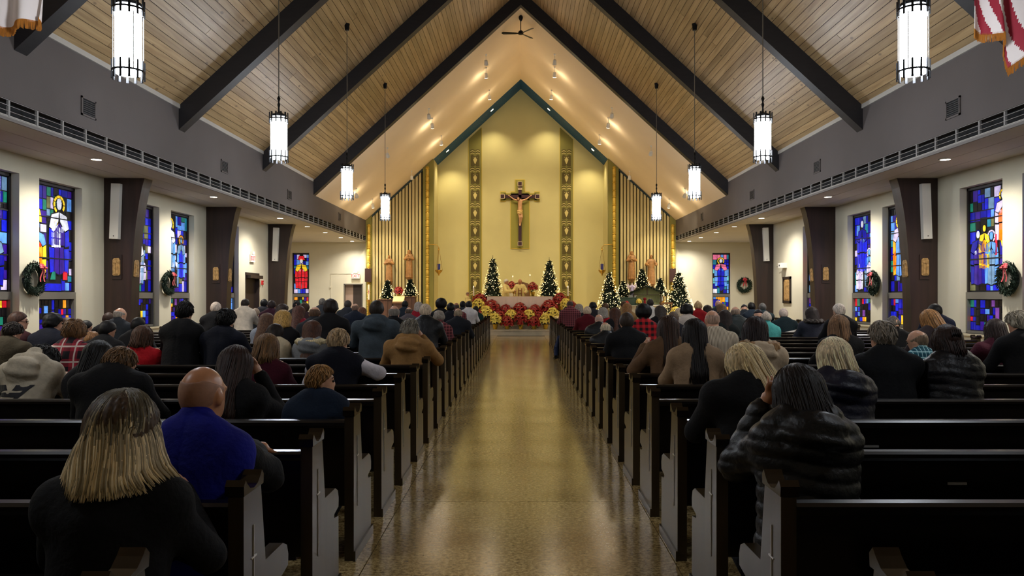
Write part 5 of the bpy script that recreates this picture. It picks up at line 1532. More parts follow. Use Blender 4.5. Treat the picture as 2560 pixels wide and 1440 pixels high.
# ------------------------------------------------------------------ sanctuary furnishings
PZ = .54
def robed(name, label, cat, loc, H, mats, yaw=0, arms='fold', scale=1.0, hair=None, veil=False, child=False, group=None, h=.028, flare=.26, tone=0, bow=10, robe_name='robe', base_kind='person', reach=None):
    """standing robed figure: one continuous body under a robe"""
    t = thing(name, label, cat, loc, math.radians(yaw), group=group)
    zs = H*.82; A_ = H/1.75
    hc = (0, .02*A_, H-.118*A_)
    S_ = [np.array((e*.15*A_, 0, zs-.02), np.float32) for e in (-1, 1)]
    if arms == 'fold':
        E_ = [np.array((e*.26*A_, .06*A_, zs-.26*A_), np.float32) for e in (-1, 1)]; W2 = [np.array((e*.04*A_, .2*A_, zs-.2*A_), np.float32) for e in (-1, 1)]
    elif arms == 'reach':
        E_ = [np.array((e*.25*A_, .12*A_, zs-.24*A_), np.float32) for e in (-1, 1)]; W2 = [np.array((e*.10*A_, .38*A_, zs-.22*A_), np.float32) for e in (-1, 1)]
    else:
        E_ = [np.array((e*.3*A_, .05*A_, zs-.25*A_), np.float32) for e in (-1, 1)]; W2 = [np.array((e*.22*A_, .26*A_, zs-.30*A_), np.float32) for e in (-1, 1)]
    c, sn = math.cos(math.radians(bow)), math.sin(math.radians(bow))
    def hq(P):
        y, z = P[1]-hc[1], P[2]-(hc[2]-.06*A_)
        return [P[0], (c*y-sn*z), (sn*y+c*z)-np.float32(.06*A_)]
    def headf(P):
        q = [v/np.float32(A_) for v in hq(P)]
        f = elp(q, (0, -.005, 0), (.077, .097, .102)); f = smin(f, elp(q, (0, .035, -.07), (.055, .062, .06)), .04)
        f = smin(f, elp(q, (0, .095, -.03), (.014, .022, .026)), .012); f = smin(f, elp(q, (0, .075, .02), (.055, .018, .014)), .02)
        for e in (-1, 1):
            f = smin(f, elp(q, (e*.081, -.005, -.015), (.011, .022, .03)), .008); f = np.maximum(f, -elp(q, (e*.03, .1, -.005), (.017, .012, .011)))
        return f*np.float32(A_)
    def armf(P, e, g):
        return smin(cap(P, S_[e], E_[e], .06*A_+g, .065*A_+g), cap(P, E_[e], W2[e], .06*A_+g, .045*A_+g*1.5), .03)
    def body(P):
        f = cap(P, (0, 0, .1*A_), (0, 0, zs-.1*A_), .12*A_, .12*A_, kx=.8)
        f = smin(f, cap(P, S_[0], S_[1], .06*A_), .08)
        f = smin(f, cap(P, (0, 0, zs), hc, .055*A_), .04); f = smin(f, headf(P), .02)
        for e in (0, 1):
            f = smin(f, armf(P, e, -.02*A_), .02)
            d_ = W2[e]-E_[e]; d_ /= np.linalg.norm(d_)
            f = smin(f, elp(P, W2[e]+d_*.06*A_, (.035*A_, .05*A_, .04*A_)), .02)
            for i in range(4):
                b0 = W2[e]+d_*.07*A_+np.array(((i-1.5)*.018*A_, 0, .004), np.float32)
                f = np.minimum(f, cap(P, b0, b0+d_*np.float32(.06*A_), .010*A_, .008*A_))
        return f
    def robe(P):
        f = cap(P, (0, 0, .0), (0, 0, zs-.12*A_), flare*A_, .15*A_, kx=.85, ky=1.15)
        f = smin(f, cap(P, S_[0], S_[1], .075*A_), .09)
        a = np.arctan2(P[0], P[1]); k = np.clip((zs*.75-P[2])/np.float32(zs*.5), 0, 1)
        f = f + np.float32(.016*A_)*np.sin(a*11+1.5*np.sin(P[2]*3))*k
        for e in (0, 1): f = smin(f, armf(P, e, .012*A_), .04)
        f = smin(f, cap(P, (0, 0, zs), (0, .01, zs+.05*A_), .068*A_), .03)
        return np.maximum(f, np.float32(.005)-P[2])
    R_ = .42*A_
    lo, hi = (-R_, -.36*A_, 0), (R_, .55*A_, H+.03)
    b = link('body', to_mesh('body', body, lo, hi, h*.8, [mats[0]]), t)
    link(robe_name, to_mesh(robe_name, robe, lo, (R_, .5*A_, zs+.1*A_), h*.8, [mats[1]]), t)
    if hair is not None:
        def hf(P):
            q = [v/np.float32(A_) for v in hq(P)]
            t_ = .016
            f = elp(q, (0, -.008, .002), (.077+t_, .098+t_, .102+t_)); f = np.maximum(f, np.float32(.66)*q[1]-np.float32(.75)*q[2]-np.float32(.0145))
            if veil:
                cv = cap(q, (0, -.03, .02), (0, -.06, -.34), .10, .13, kx=.8); cv = np.maximum(cv, q[1]-np.float32(.02)); f = smin(f, cv, .03)
            return f*np.float32(A_)
        link('veil' if veil else 'hair', to_mesh('hair', hf, (-.2*A_, -.25*A_, H-.65*A_), (.2*A_, .2*A_, H+.04), h*.6, [hair]), b)
    if child:
        def cf(P):
            f = elp(P, (.06*A_, .2*A_, zs-.02), (.05*A_, .05*A_, .06*A_)); return smin(f, cap(P, (.06*A_, .18*A_, zs-.1*A_), (.02*A_, .2*A_, zs-.32*A_), .06*A_, .05*A_), .03)
        link('held_child', to_mesh('held_child', cf, (-.2*A_, 0, zs-.5*A_), (.25*A_, .4*A_, zs+.12*A_), h*.6, [mats[0]]), t)
    return t
STW = mat('statue_carved_wood', (160, 114, 64), .5, noise=(8, .35), bump=(14, .3))
for (px, pt, pb, lab, kw) in (
    (973, 637, 704, 'carved golden wood statue with crossed arms on the left pleated wall', dict(arms='fold')),
    (1023, 625, 694, 'carved wood statue of a veiled woman holding a child, left pleated wall', dict(arms='fold', veil=True, hair=STW, child=True)),
    (1579, 628, 698, 'carved wood statue of a bearded robed man holding a child, right pleated wall', dict(arms='fold', hair=STW, veil=True, child=True)),
    (1628, 637, 712, 'carved wood statue of a robed man with open hands, right pleated wall', dict(arms='open', hair=STW))):
    d = YS-.36; a = at(px, pt, d); b = at(px, pb, d); H = a.z-b.z
    t = robed('wall_statue', lab, 'statue', (b.x, d, b.z), H, [STW, STW], yaw=180, h=.022, flare=.2, group='carved wood statues', bow=4, **kw)
    build('corbel', MB().lathe([(.02, -.16), (.07, -.12), (.15, -.04), (.17, 0)], n=14).box((-.08, -.22, -.12), (.08, -.1, -.02)), STW, t, smooth=False)
    build('halo_disc', MB(), STW, t) if False else None
# crucifix with its painted backing
OLP = mat('panel_olive_green', (150, 142, 62), .8); BYL = mat('panel_border_yellow', (214, 184, 74), .8)
x0 = at(1300, 500, YA).x
def pz(py): return at(0, py, YA).z
cr = thing('crucifix', 'large dark wood crucifix with pale carved figure on apse wall', 'crucifix', (x0, YA-.02, pz(535)))
zc = pz(535)
def R4(hw, py0, py1, g=0): return (-hw-g, hw+g, pz(py1)-zc-g, pz(py0)-zc+g)
pan_, bor = MB(), MB()
for hw, p0, p1 in ((.22, 450, 480), (.44, 480, 621), (.80, 484, 500), (.92, 480, 503)):
    if (hw, p0) == (.92, 480):
        for s_ in (-1, 1):
            a0, a1 = (.70, .93)
            pan_.box((s_*a0, -.02, pz(503)-zc), (s_*a1, 0, pz(480)-zc)); bor.box((s_*(a0-.02), -.012, pz(503)-zc-.025), (s_*(a1+.025), 0, pz(480)-zc+.025))
        continue
    q = R4(hw, p0, p1); pan_.box((q[0], -.02, q[2]), (q[1], 0, q[3])); q = R4(hw, p0, p1, .025); bor.box((q[0], -.012, q[2]), (q[1], 0, q[3]))
build('painted_panel', pan_, OLP, cr); build('panel_border', bor, BYL, cr)
CRW = mat('crucifix_mahogany', (54, 16, 20), .4)
cx_ = MB().box((-.075, -.14, pz(614)-zc), (.075, -.05, pz(458)-zc)).box((-.86, -.14, pz(496)-zc), (.86, -.05, pz(488)-zc))
build('cross_beam', cx_, CRW, cr)
ec = MB(); ee = MB()
for c_ in ((-.84, pz(492)), (.84, pz(492)), (0, pz(461)), (0, pz(610))):
    z = c_[1]-zc; ec.box((c_[0]-.09, -.16, z-.09), (c_[0]+.09, -.04, z+.09))
    for k in (-1, 1):
        ee.box((c_[0]-.1, -.168, z+k*.1-.012), (c_[0]+.1, -.045, z+k*.1+.012)).box((c_[0]+k*.1-.012, -.168, z-.1), (c_[0]+k*.1+.012, -.045, z+.1))
build('end_block', ec, CRW, cr); build('end_molding', ee, mat('mold_cream', (206, 184, 150), .6), cr)
ip = build('title_plate', MB().box((-.1, -.165, pz(476)-zc), (.1, -.14, pz(471)-zc)), mat('mold_cream', (206, 184, 150), .6), cr)
link('lettering', text_mesh('INRI', .075, CRW, .003), ip, (0, -.167, (pz(476)+pz(471))/2-zc), (math.pi/2, 0, 0))
FLESH = mat('corpus_carved', (196, 146, 104), .5, noise=(10, .15))
zz = lambda py: pz(py)-zc
def corpus(P):
    f = cap(P, (0.01, -.22, zz(505)), (0.0, -.24, zz(524)), .10, .085, kx=.9)
    f = smin(f, cap(P, (0, -.24, zz(524)), (.01, -.24, zz(531)), .085, .095, kx=.9), .05)
    f = smin(f, elp(P, (-.085, -.30, zz(499.5)), (.062, .075, .085)), .02)
    f = smin(f, cap(P, (0, -.22, zz(504)), (-.07, -.27, zz(500)), .045), .03)
    for e in (-1, 1):
        f = smin(f, cap(P, (e*.1, -.21, zz(503)), (e*.30, -.19, zz(499.5)), .045, .036), .04)
        f = smin(f, cap(P, (e*.30, -.19, zz(499.5)), (e*.50, -.18, zz(491.5)), .036, .026), .02)
        f = smin(f, elp(P, (e*.54, -.18, zz(490)), (.045, .02, .03)), .02)
        f = smin(f, cap(P, (e*.05, -.24, zz(532)), (e*.05+.04, -.31, zz(545)), .065, .05), .03)
        f = smin(f, cap(P, (e*.05+.04, -.31, zz(545)), (e*.02, -.22, zz(560)), .048, .034), .02)
        f = smin(f, cap(P, (e*.02, -.22, zz(560)), (e*.015, -.26, zz(565)), .034, .028), .02)
    return f
co = link('corpus', to_mesh('corpus', corpus, (-.66, -.46, zz(570)), (.66, -.06, zz(490)+.2), .02, [FLESH]), cr)
link('loincloth', to_mesh('loincloth', lambda P: np.maximum(np.maximum(cap(P, (0, -.24, zz(528)), (.0, -.26, zz(538)), .115, .10, kx=.85)+np.float32(.008)*np.sin(P[2]*60+P[0]*20), P[2]-np.float32(zz(526.5))), np.float32(zz(537))-P[2]),
     (-.2, -.42, zz(541)), (.2, -.1, zz(523)), .018, [mat('loincloth_gilt', (206, 168, 104), .5)]), co)
link('hair', to_mesh('hair', lambda P: np.maximum(elp(P, (-.085, -.29, zz(499.3)), (.075, .08, .097)), -(elp(P, (-.085, -.39, zz(500)), (.05, .07, .08)))), (-.2, -.42, zz(506)), (.02, -.18, zz(492)), .016, [mat('corpus_hair', (110, 66, 36), .6)]), co)
# sanctuary lamps
for px, lab in ((1097, 'hanging brass sanctuary lamp with blue glass, left of the altar'), (1505, 'hanging brass sanctuary lamp with blue glass, right of the altar')):
    p = at(px, 676, YS-.42); sx = -1 if px < 1300 else 1
    t = thing('sanctuary_lamp', lab, 'lamp', (p.x, p.y, p.z), group='hanging sanctuary lamps')
    build('bowl', MB().lathe([(.005, -.26), (.03, -.2), (.04, -.16), (.14, -.06), (.17, 0), (.15, .02), (.06, .02)], n=16), BRASS, t, smooth=True)
    build('glass_cup', MB().lathe([(.03, .02), (.065, .04), (.07, .3), (.06, .3), (.05, .05)], n=14), mat('blue_cup', (30, 44, 110), .15, emit=.15), t, smooth=True)
    build('hook_cap', MB().lathe([(.05, .92), (.03, .98), (.012, 1.06)], n=10), BRASS, t)
    ch = MB()
    for k in range(3):
        a = 2*math.pi*k/3+.4; ch.tube([(.17*math.cos(a), .17*math.sin(a), 0), (.02*math.cos(a), .02*math.sin(a), .95)], .008, 5)
    build('chain', ch, BRASS, t)
    build('wall_bracket', MB().tube([(sx*.0, 0, 1.05), (sx*.1, 0, 1.16), (sx*.45, 0, 1.18), (sx*.5, .23, 1.12)], .014, 6), BRASS, t)
# outer wall loudspeakers on pilasters
for px in (922, 1680):
    p = at(px, 688, YS-.2)
    t = thing('pilaster_speaker', 'brown box loudspeaker on the %s outer pilaster' % ('left' if px < 1300 else 'right'), 'loudspeaker', (p.x, YS-.27, p.z))
    build('cabinet', MB().box((-.145, -.12, -.31), (.145, .0, .3)), mat('speaker_brown', (70, 40, 30), .6), t)
    build('grille_cloth', MB().box((-.125, -.13, -.29), (.125, -.12, .28)), mat('speaker_cloth', (58, 32, 26), .9, bump=(120, .3)), t)
    build('mount', MB().box((-.05, 0, -.05), (.05, .1, .05)), BLACKM, t)

# altar
al = thing('altar', 'wide altar table draped in pale linen behind the poinsettias', 'altar', (-.06, 32.35, PZ))
AX = .025; hw = 1.355; zt = at(0, 741, 31.9).z - PZ
build('plinth', MB().box((AX-.9, -.35, 0), (AX+.9, .35, zt-.12)), MARBLE, al)
build('table_top', MB().box((AX-hw+.03, -.45, zt-.12), (AX+hw-.03, .45, zt-.01)), MARBLE, al)
v = []; f = []; n = 90; m_ = MB()
pts = []
for i in range(n+1):
    x = -hw + 2*hw*i/n
    for j, z in enumerate((zt, zt-.02, zt-.2, zt-.4, zt-.62)):
        y = -.46 - (0 if j < 2 else .014*(j-1)*math.sin(i*.9+math.sin(i*.3)*2)*.6 + .012*j)
        v.append((AX+x, y, z))
    v.append((AX+x, .46, zt))
for i in range(n):
    a = i*6
    for j in range(4): f.append((a+j, a+6+j, a+7+j, a+1+j))
    f.append((a+5, a+11, a+6, a))
m_.add(v, f)
cl = build('altar_cloth', m_, LINEN, al, smooth=True); cl.modifiers.new('s', 'SOLIDIFY').thickness = .006
build('cloth_hem', MB().box((AX-hw, -.465, zt-.012), (AX+hw, -.455, zt+.006)), mat('hem_gold', (226, 190, 110), .6), al)
# priests
VEST = mat('vestment_gold', (232, 208, 128), .6, noise=(5, .15), sheen=.3, bump=(12, .4))
p = at(1264, 697, 33.1); robed('priest', 'white haired priest in cream vestments reaching across behind the altar', 'person', (p.x, 33.1, PZ), p.z-PZ, [skin(1), VEST], yaw=-112, arms='reach', hair=hairmat((226, 214, 196)), h=.026, flare=.3, bow=14, robe_name='chasuble')
p = at(1300, 696, 33.4)
pr = robed('priest', 'balding priest in gold vestments with bowed head behind the altar', 'person', (p.x, 33.4, PZ), p.z-PZ, [skin(1), VEST], yaw=180, arms='open', hair=None, h=.026, flare=.34, bow=32, robe_name='chasuble')
orp = MB()
for x in (-.07, .07): orp.box((x-.018, .165, .75), (x+.018, .20, 1.32))
for k in range(4): orp.box((-.09, .168, .8+.14*k), (.09, .203, .825+.14*k))
build('orphrey', orp, mat('orphrey_brown', (150, 96, 40), .6), pr)
p = at(1168, 730, 32.3); robed('acolyte', 'balding man in cream robe seated beside the left poinsettias', 'person', (p.x, 32.3, p.z-1.2), 1.2, [skin(1), VEST], yaw=-100, arms='fold', hair=hairmat((150, 120, 100)), h=.03, flare=.34, bow=16, robe_name='alb')
tag(link('acolyte_stool', MB().lathe([(.22, 0), (.2, .04), (.05, .08), (.05, p.z-1.2-PZ-.06), (.24, p.z-1.2-PZ-.04), (.24, p.z-1.2-PZ)], n=16).mesh('acolyte_stool', COLUMN), None, (p.x, 32.3, PZ)), 'low dark stool under the seated robed man', 'stool')
# presider chair
CHW = mat('chair_oak', (112, 76, 40), .5, noise=(8, .2))
p = at(1303, 712, 35.4)
c = thing('presider_chair', 'tall wooden presider chair with peaked back behind the priest', 'chair', (p.x, 35.6, PZ))
ch = p.z-PZ
build('backrest', MB().prism([(-.46, .4), (.46, .4), (.40, ch-.02), (.3, ch+.08), (.0, ch+.16), (-.3, ch+.08), (-.40, ch-.02)], 'y', .25, .32), CHW, c)
build('seat', MB().box((-.45, -.25, .4), (.45, .25, .48)), CHW, c)
for sx in (-1, 1):
    build('armrest', MB().box((sx*.38, -.25, .66), (sx*.46, .27, .72)), CHW, c)
    for y in (-.22, .24): build('leg', MB().box((sx*.39, y-.03, 0), (sx*.45, y+.03, .66)), CHW, c)
# altar candles and stands
WAX = mat('wax_white', (238, 226, 196), .5); FLAME = mat('flame', (255, 214, 130), .5, emit=25)
def candle(loc, hgt, label, r=.025, stand=True, group=None):
    t = thing('candlestick', label, 'candle', loc, group=group)
    build('stick', MB().lathe([(.12, 0), (.1, .03), (.03, .06), (.022, hgt*.5), (.035, hgt*.52), (.02, hgt*.56), (.06, hgt*.72), (.06, hgt*.74)], n=12), BRASS, t, smooth=True)
    build('taper', MB().lathe([(r, hgt*.74), (r, hgt), (.004, hgt+.01)], n=10), WAX, t)
    build('flame', MB().ball((0, 0, hgt+.04), (.012, .012, .03), 8), FLAME, t)
    return t
for px, py, Y, lab in ((1282, 693, 34.3, 'thin tall brass candlestick left of the presider chair'), (1325, 690, 34.3, 'thin tall brass candlestick right of the presider chair'),
                       (1184, 719, 32.3, 'thick white altar candle on a stand, left end of the altar'), (1420, 719, 32.3, 'thick white altar candle on a stand, right end of the altar')):
    p = at(px, py, Y); candle((p.x, Y, PZ), p.z-PZ, lab, .03 if Y < 33 else .012)
# altar top things
p = at(1287, 741, 32.0)
t = thing('chalice', 'small brass chalice on the altar linen between the priests', 'chalice', (p.x-.05, 32.2, zt+PZ+.001)); build('cup', MB().lathe([(.05, 0), (.045, .01), (.012, .03), (.012, .1), (.05, .13), (.055, .2), (.05, .2)], n=12), BRASS, t, smooth=True)
build('knop', MB().lathe([(.012, .05), (.024, .065), (.012, .08)], n=10), BRASS, t)
p = at(1330, 736, 33.3)
t = thing('side_credence', 'small black credence box right of the priests', 'table', (p.x, 33.3, PZ)); build('top', MB().box((-.2, -.15, .88), (.2, .15, .98)), BLACKM, t)
for s_ in (-1, 1):
    for q in (-1, 1): build('leg', MB().box((s_*.17-.02, q*.12-.02, 0), (s_*.17+.02, q*.12+.02, .88)), BLACKM, t)

# ------------------------------------------------------------------ poinsettias
RED = mat('poinsettia_red', (158, 8, 18), .5, noise=(25, .3)); YLW = mat('poinsettia_cream', (240, 216, 96), .55, noise=(25, .2)); LEAF = mat('poinsettia_leaf', (28, 52, 28), .6, noise=(20, .3))
FOIL = mat('gold_foil', (222, 178, 60), .25, metal=.7, bump=(30, .6)); CEN = mat('cyathia', (214, 170, 50), .6)
def bract(m, a, l, w, tilt, z0=0.0, mi=0, r0=.0):
    ca, sa = math.cos(a), math.sin(a); pr = [(0, .15), (.3, .8), (.55, 1), (.8, .6), (1, 0)]; v = []
    for t_, ww in pr:
        rr = r0+l*t_; z = z0 + math.sin(t_*1.9)*tilt*l - .25*l*t_*t_
        v += [(rr*ca - w*ww*sa, rr*sa + w*ww*ca, z-.1*w*ww), (rr*ca, rr*sa, z), (rr*ca + w*ww*sa, rr*sa - w*ww*ca, z-.1*w*ww)]
    f = []
    for k in range(4):
        for j in (0, 1): f.append((3*k+j, 3*k+3+j, 3*k+4+j, 3*k+1+j))
    m.add(v, f, mi)
def flower_mesh(seed, mt):
    r = random.Random(seed); m = MB()
    for k in range(6): bract(m, k*math.pi/3+r.uniform(-.15, .15), .125, .036, .30)
    for k in range(5): bract(m, k*2*math.pi/5+.3+r.uniform(-.15, .15), .08, .026, .6, .012)
    m.ball((0, 0, .02), .014, 6, 1)
    return m.mesh('flower', [mt, CEN])
FM = {'r': [flower_mesh(i, RED) for i in range(3)], 'y': [flower_mesh(i+5, YLW) for i in range(3)]}
fo = MB(); r_ = random.Random(4)
for k in range(34): 
    bract(fo, r_.uniform(0, 6.28), r_.uniform(.14, .2), .04, r_.uniform(-.5, .3), r_.uniform(-.18, .02), r0=r_.uniform(.02, .1))
FOm = fo.mesh('foliage', LEAF)
POT = MB().lathe([(.07, 0), (.075, .01), (.1, .17), (.115, .2), (.1, .19), (.09, .15)], n=14).mesh('pot', FOIL, True)
def poinsettia(loc, top, R, col, label, group, zscale=1.0):
    """loc: standing point; top: height of the bract dome above it"""
    t = thing('poinsettia', label, 'poinsettia', loc, group=group)
    r = random.Random(int(loc[0]*100)+int(top*77)); s_ = R/.27
    po = link('pot', POT, t); po.scale = (s_, s_, min(s_, top*2.2))
    st = MB()
    for k in range(4): st.tube([(0, 0, .12), (.1*s_*math.cos(k*1.57), .1*s_*math.sin(k*1.57), top-.05)], .008, 5)
    build('stem', st, LEAF, t)
    o = link('foliage', FOm, t, (0, 0, top-.02)); o.scale = (s_*1.05,)*3
    n = 19
    for k in range(n):
        if k == 0: a, q = 0, 0
        elif k < 6: a, q = k*math.pi*.4, .55
        elif k < 12: a, q = k*math.pi/3+.3, .98
        else: a, q = k*2*math.pi/7+.1, 1.3
        rr = R*.72*min(q, 1.06); z = top + .16*s_*(1-q*q) - .02
        o = link('flower', r.choice(FM[col]), t, (rr*math.cos(a), rr*math.sin(a), z), (0, 0, 0))
        o.rotation_euler = Vector((math.cos(a)*q*1.0, math.sin(a)*q*1.0, 1)).to_track_quat('Z', 'Y').to_euler()
        o.scale = (s_*r.uniform(.9, 1.1),)*3
    return t
PO = [  # px, py of bract dome, radius px, colour, depth, standing height
 (1200, 747, 18, 'r', 31.9, 2, 'on a tall stand left of the altar'), (1400, 745, 18, 'r', 31.9, 2, 'on a tall stand right of the altar'),
 (1196, 757, 16, 'y', 31.55, 2, 'just below the tall red one left of the altar'), (1415, 755, 14, 'y', 31.55, 2, 'just below the tall red one right of the altar'),
 (1230, 764, 20, 'r', 31.4, 2, 'large, against the left half of the altar cloth'), (1265, 773, 17, 'r', 31.4, 2, 'upper row left of the centre plant'),
 (1300, 769, 18, 'r', 31.4, 2, 'upper row in the centre before the altar'), (1338, 773, 17, 'r', 31.4, 2, 'upper row right of the centre plant'), (1374, 765, 22, 'r', 31.4, 2, 'largest, against the right half of the altar cloth'),
 (1215, 776, 17, 'y', 30.95, 1, 'middle row at its left end'), (1250, 786, 14, 'r', 30.95, 1, 'middle row left side, small'), (1278, 785, 16, 'y', 30.95, 1, 'middle row left of centre'),
 (1322, 785, 16, 'y', 30.95, 1, 'middle row right of centre'), (1348, 787, 13, 'r', 30.95, 1, 'middle row right side, small'), (1382, 779, 15, 'y', 30.95, 1, 'middle row at its right end'),
 (1200, 781, 12, 'r', 30.9, 1, 'middle row outermost left'), (1430, 760, 11, 'r', 31.4, 2, 'small, outermost right'),
 (1238, 794, 16, 'y', 30.35, 0, 'front row at its left end'), (1268, 801, 16, 'r', 30.35, 0, 'front row second from the left end'), (1302, 791, 17, 'r', 30.5, 0, 'front row centre, tall'),
 (1335, 802, 16, 'r', 30.35, 0, 'front row second from the right end'), (1364, 795, 16, 'y', 30.35, 0, 'front row at its right end'), (1301, 805, 7, 'r', 30.22, 0, 'tiny one in a gold foil pot, front centre')]
ST = [.22, .38, .54]
for px, py, rp, col, Y, lv, lab in PO:
    p = at(px, py, Y); top = p.z-ST[lv]; base = ST[lv]
    if top > .62:
        sh = top-.5
        q = thing('plant_stand', 'dark plant stand under the poinsettia %s' % lab, 'stand', (p.x, Y, base))
        build('stand_top', MB().lathe([(.11, sh-.02), (.11, sh)], n=12), COLUMN, q)
        build('stand_post', MB().lathe([(.09, 0), (.025, .03), (.025, sh-.02)], n=10), COLUMN, q)
        base += sh; top -= sh
    poinsettia((p.x, Y, base), top, rp*Y/FPX*1.1, col, '%s poinsettia %s' % ('red' if col == 'r' else 'cream yellow', lab), 'poinsettias massed before the altar')

# ------------------------------------------------------------------ lit Christmas trees
FIR = mat('fir_needles', (22, 40, 24), .8, noise=(12, .4)); BULB = mat('fairy_bulb', (255, 226, 160), .4, emit=BULB_E)
def tree(px, pt, pb, wpx, Y, zb, label, seed, nb):
    a = at(px, pt, Y); H = a.z-zb; R = wpx*.57*Y/FPX
    t = thing('christmas_tree', label, 'tree', (a.x, Y, zb), group='lit christmas trees')
    r = random.Random(seed); m = MB(); N = int(900+1500*R)
    build('trunk', MB().lathe([(.04, 0), (.035, .2), (.008, H*.95)], n=8), mat('bark', (60, 42, 28), .9), t)
    z0 = .12*H if H > 1.6 else .04
    for i in range(N):
        u = 1-math.sqrt(1-r.random()*.985); z = z0+(H-z0)*u; rad = R*(1-u)*(.86+.14*math.sin(u*34)) + .03
        an_ = r.uniform(0, 6.283); q = math.sqrt(r.uniform(.15, 1)); c = Vector((rad*q*math.cos(an_), rad*q*math.sin(an_), z))
        d = Vector((math.cos(an_), math.sin(an_), r.uniform(-.35, .5))).normalized(); l = r.uniform(.07, .13)*(.6+R*.6); w = .018+.01*R
        s_ = d.cross(Vector((0, 0, 1))).normalized(); w2 = d.cross(s_)
        for v_ in (s_, w2): m.add([c-v_*w-d*l*.4, c+v_*w-d*l*.4, c+d*l], [(0, 1, 2)])
    core = MB().lathe([(R*.72, z0), (R*.5, z0+(H-z0)*.3), (R*.2, z0+(H-z0)*.68), (.01, H*.92)], n=14)
    m.add(core.v, core.f)
    build('foliage', m, FIR, t)
    b = MB()
    for i in range(nb):
        u = 1-math.sqrt(1-r.random()*.99); z = z0+(H-z0)*u*.99; rad = R*(1-u)*1.08+.12*(1-u*.7); an_ = r.uniform(0, 6.283); q = .012
        c = (rad*math.cos(an_), rad*math.sin(an_), z)
        b.add([(c[0]-q, c[1], c[2]), (c[0]+q, c[1], c[2]), (c[0], c[1]-q, c[2]), (c[0], c[1]+q, c[2]), (c[0], c[1], c[2]-q), (c[0], c[1], c[2]+q)],
              [(0, 4, 2), (2, 4, 1), (1, 4, 3), (3, 4, 0), (2, 5, 0), (1, 5, 2), (3, 5, 1), (0, 5, 3)])
    o = build('string_lights', b, BULB, t); o['kind'] = 'stuff'
    return t
tree(1232, 630, 740, 52, 34.6, PZ, 'tall lit christmas tree left of the priests', 1, 420)
tree(1373, 635, 740, 54, 34.6, PZ, 'tall lit christmas tree right of the priests', 2, 420)
tree(1523, 668, 770, 48, 33.4, PZ, 'lit christmas tree at the left of the crib', 3, 420)
tree(1697, 668, 790, 58, 33.2, PZ, 'widest lit christmas tree right of the crib by the end wall', 4, 520)
# crib scene
tb = thing('crib_table', 'long low table draped in green carrying the crib scene', 'table', (at(1603, 0, 33.9).x, 33.9, PZ))
tzz = at(0, 762, 33.4).z-PZ
build('table_top', MB().box((-1.5, -.5, tzz-.05), (1.35, .5, tzz)), WHITEP, tb)
for x in (-1.4, -.5, .4, 1.25):
    for y in (-.42, .42): build('leg', MB().box((x-.025, y-.025, 0), (x+.025, y+.025, tzz-.05)), WHITEP, tb)
build('green_drape', MB().box((-1.45, -.52, tzz-.02), (.1, -.5, tzz+.0)).box((-1.45, -.5, tzz), (1.3, .5, tzz+.012)), mat('drape_green', (40, 62, 48), .9), tb)
TT = PZ+tzz+.012
def small_tree(px, pt, pb, w, Y, zb, label, seed): return tree(px, pt, pb, w, Y, zb, label, seed, 130)
def pedestal(x, Y, z, z1, label):
    q = thing('pedestal', label, 'pedestal', (x, Y, z)); build('shaft', MB().box((-.15, -.15, 0), (.15, .15, z1-z-.03)), WHITEP, q); build('cap', MB().box((-.2, -.18, z1-z-.03), (.2, .18, z1-z)), WHITEP, q)
for px, pt, pb, w, lab, sd in ((1558, 698, 745, 26, 'small lit tree beside the angel at the crib', 11), (1605, 667, 722, 28, 'small lit tree behind the crib roof', 12), (1650, 690, 742, 25, 'small lit tree at the right of the crib roof', 13)):
    Y = 34.75; zb = at(0, pb, Y).z; x = at(px, 0, Y).x
    pedestal(x, Y, PZ, zb, 'white pedestal under the ' + lab); small_tree(px, pt, pb, w, Y, zb, lab, sd)
# stable
stb = thing('crib_stable', 'pale green crib stable with garlanded gable roof', 'stable', (at(1618, 0, 34.0).x, 34.05, TT))
sz = at(0, 716, 34.0).z-TT; ez = at(0, 738, 34.0).z-TT
SG = mat('stable_green', (160, 164, 112), .8, noise=(4, .15), stretch=(10, 1, 1)); SWD = mat('stable_wood', (62, 50, 34), .8)
for k in range(9):
    x0_, x1_ = -.62+k*.138, -.62+k*.138+.132; mid = (x0_+x1_)/2
    zt_ = lambda x: ez+(sz-ez)*(1-abs(x)/.95)
    build('board', MB().prism([(x0_, 0), (x1_, 0), (x1_, zt_(x1_)), (x0_, zt_(x0_))], 'y', .28, .31), SG, stb)
for s_ in (-1, 1): build('roof_slope', MB().prism([(0, sz), (s_*.98, ez-.02), (s_*.98, ez+.03), (0, sz+.05)], 'y', -.1, .34), SWD, stb)
build('tie_beam', MB().box((-.62, -.08, ez), (.62, -.04, ez+.03)).box((-.02, -.08, ez), (.02, -.04, sz)), SWD, stb)
for s_ in (-1, 1): build('post', MB().box((s_*.6-.03, -.1, 0), (s_*.6+.03, -.04, ez+.05)), SWD, stb)
gm = MB(); r = random.Random(8)
for i in range(900):
    u = r.uniform(-1, 1); c = Vector((u*1.0, -.13+r.uniform(-.05, .05), ez+(sz-ez)*(1-abs(u))+.02+r.uniform(-.05, .05)))
    d = Vector((r.uniform(-1, 1), r.uniform(-1, .2), r.uniform(-1, 1))).normalized(); s__ = d.cross(Vector((0, 0, 1))).normalized()*.012
    gm.add([c-s__, c+s__, c+d*.09], [(0, 1, 2)])
build('garland', gm, NEEDLE, stb)
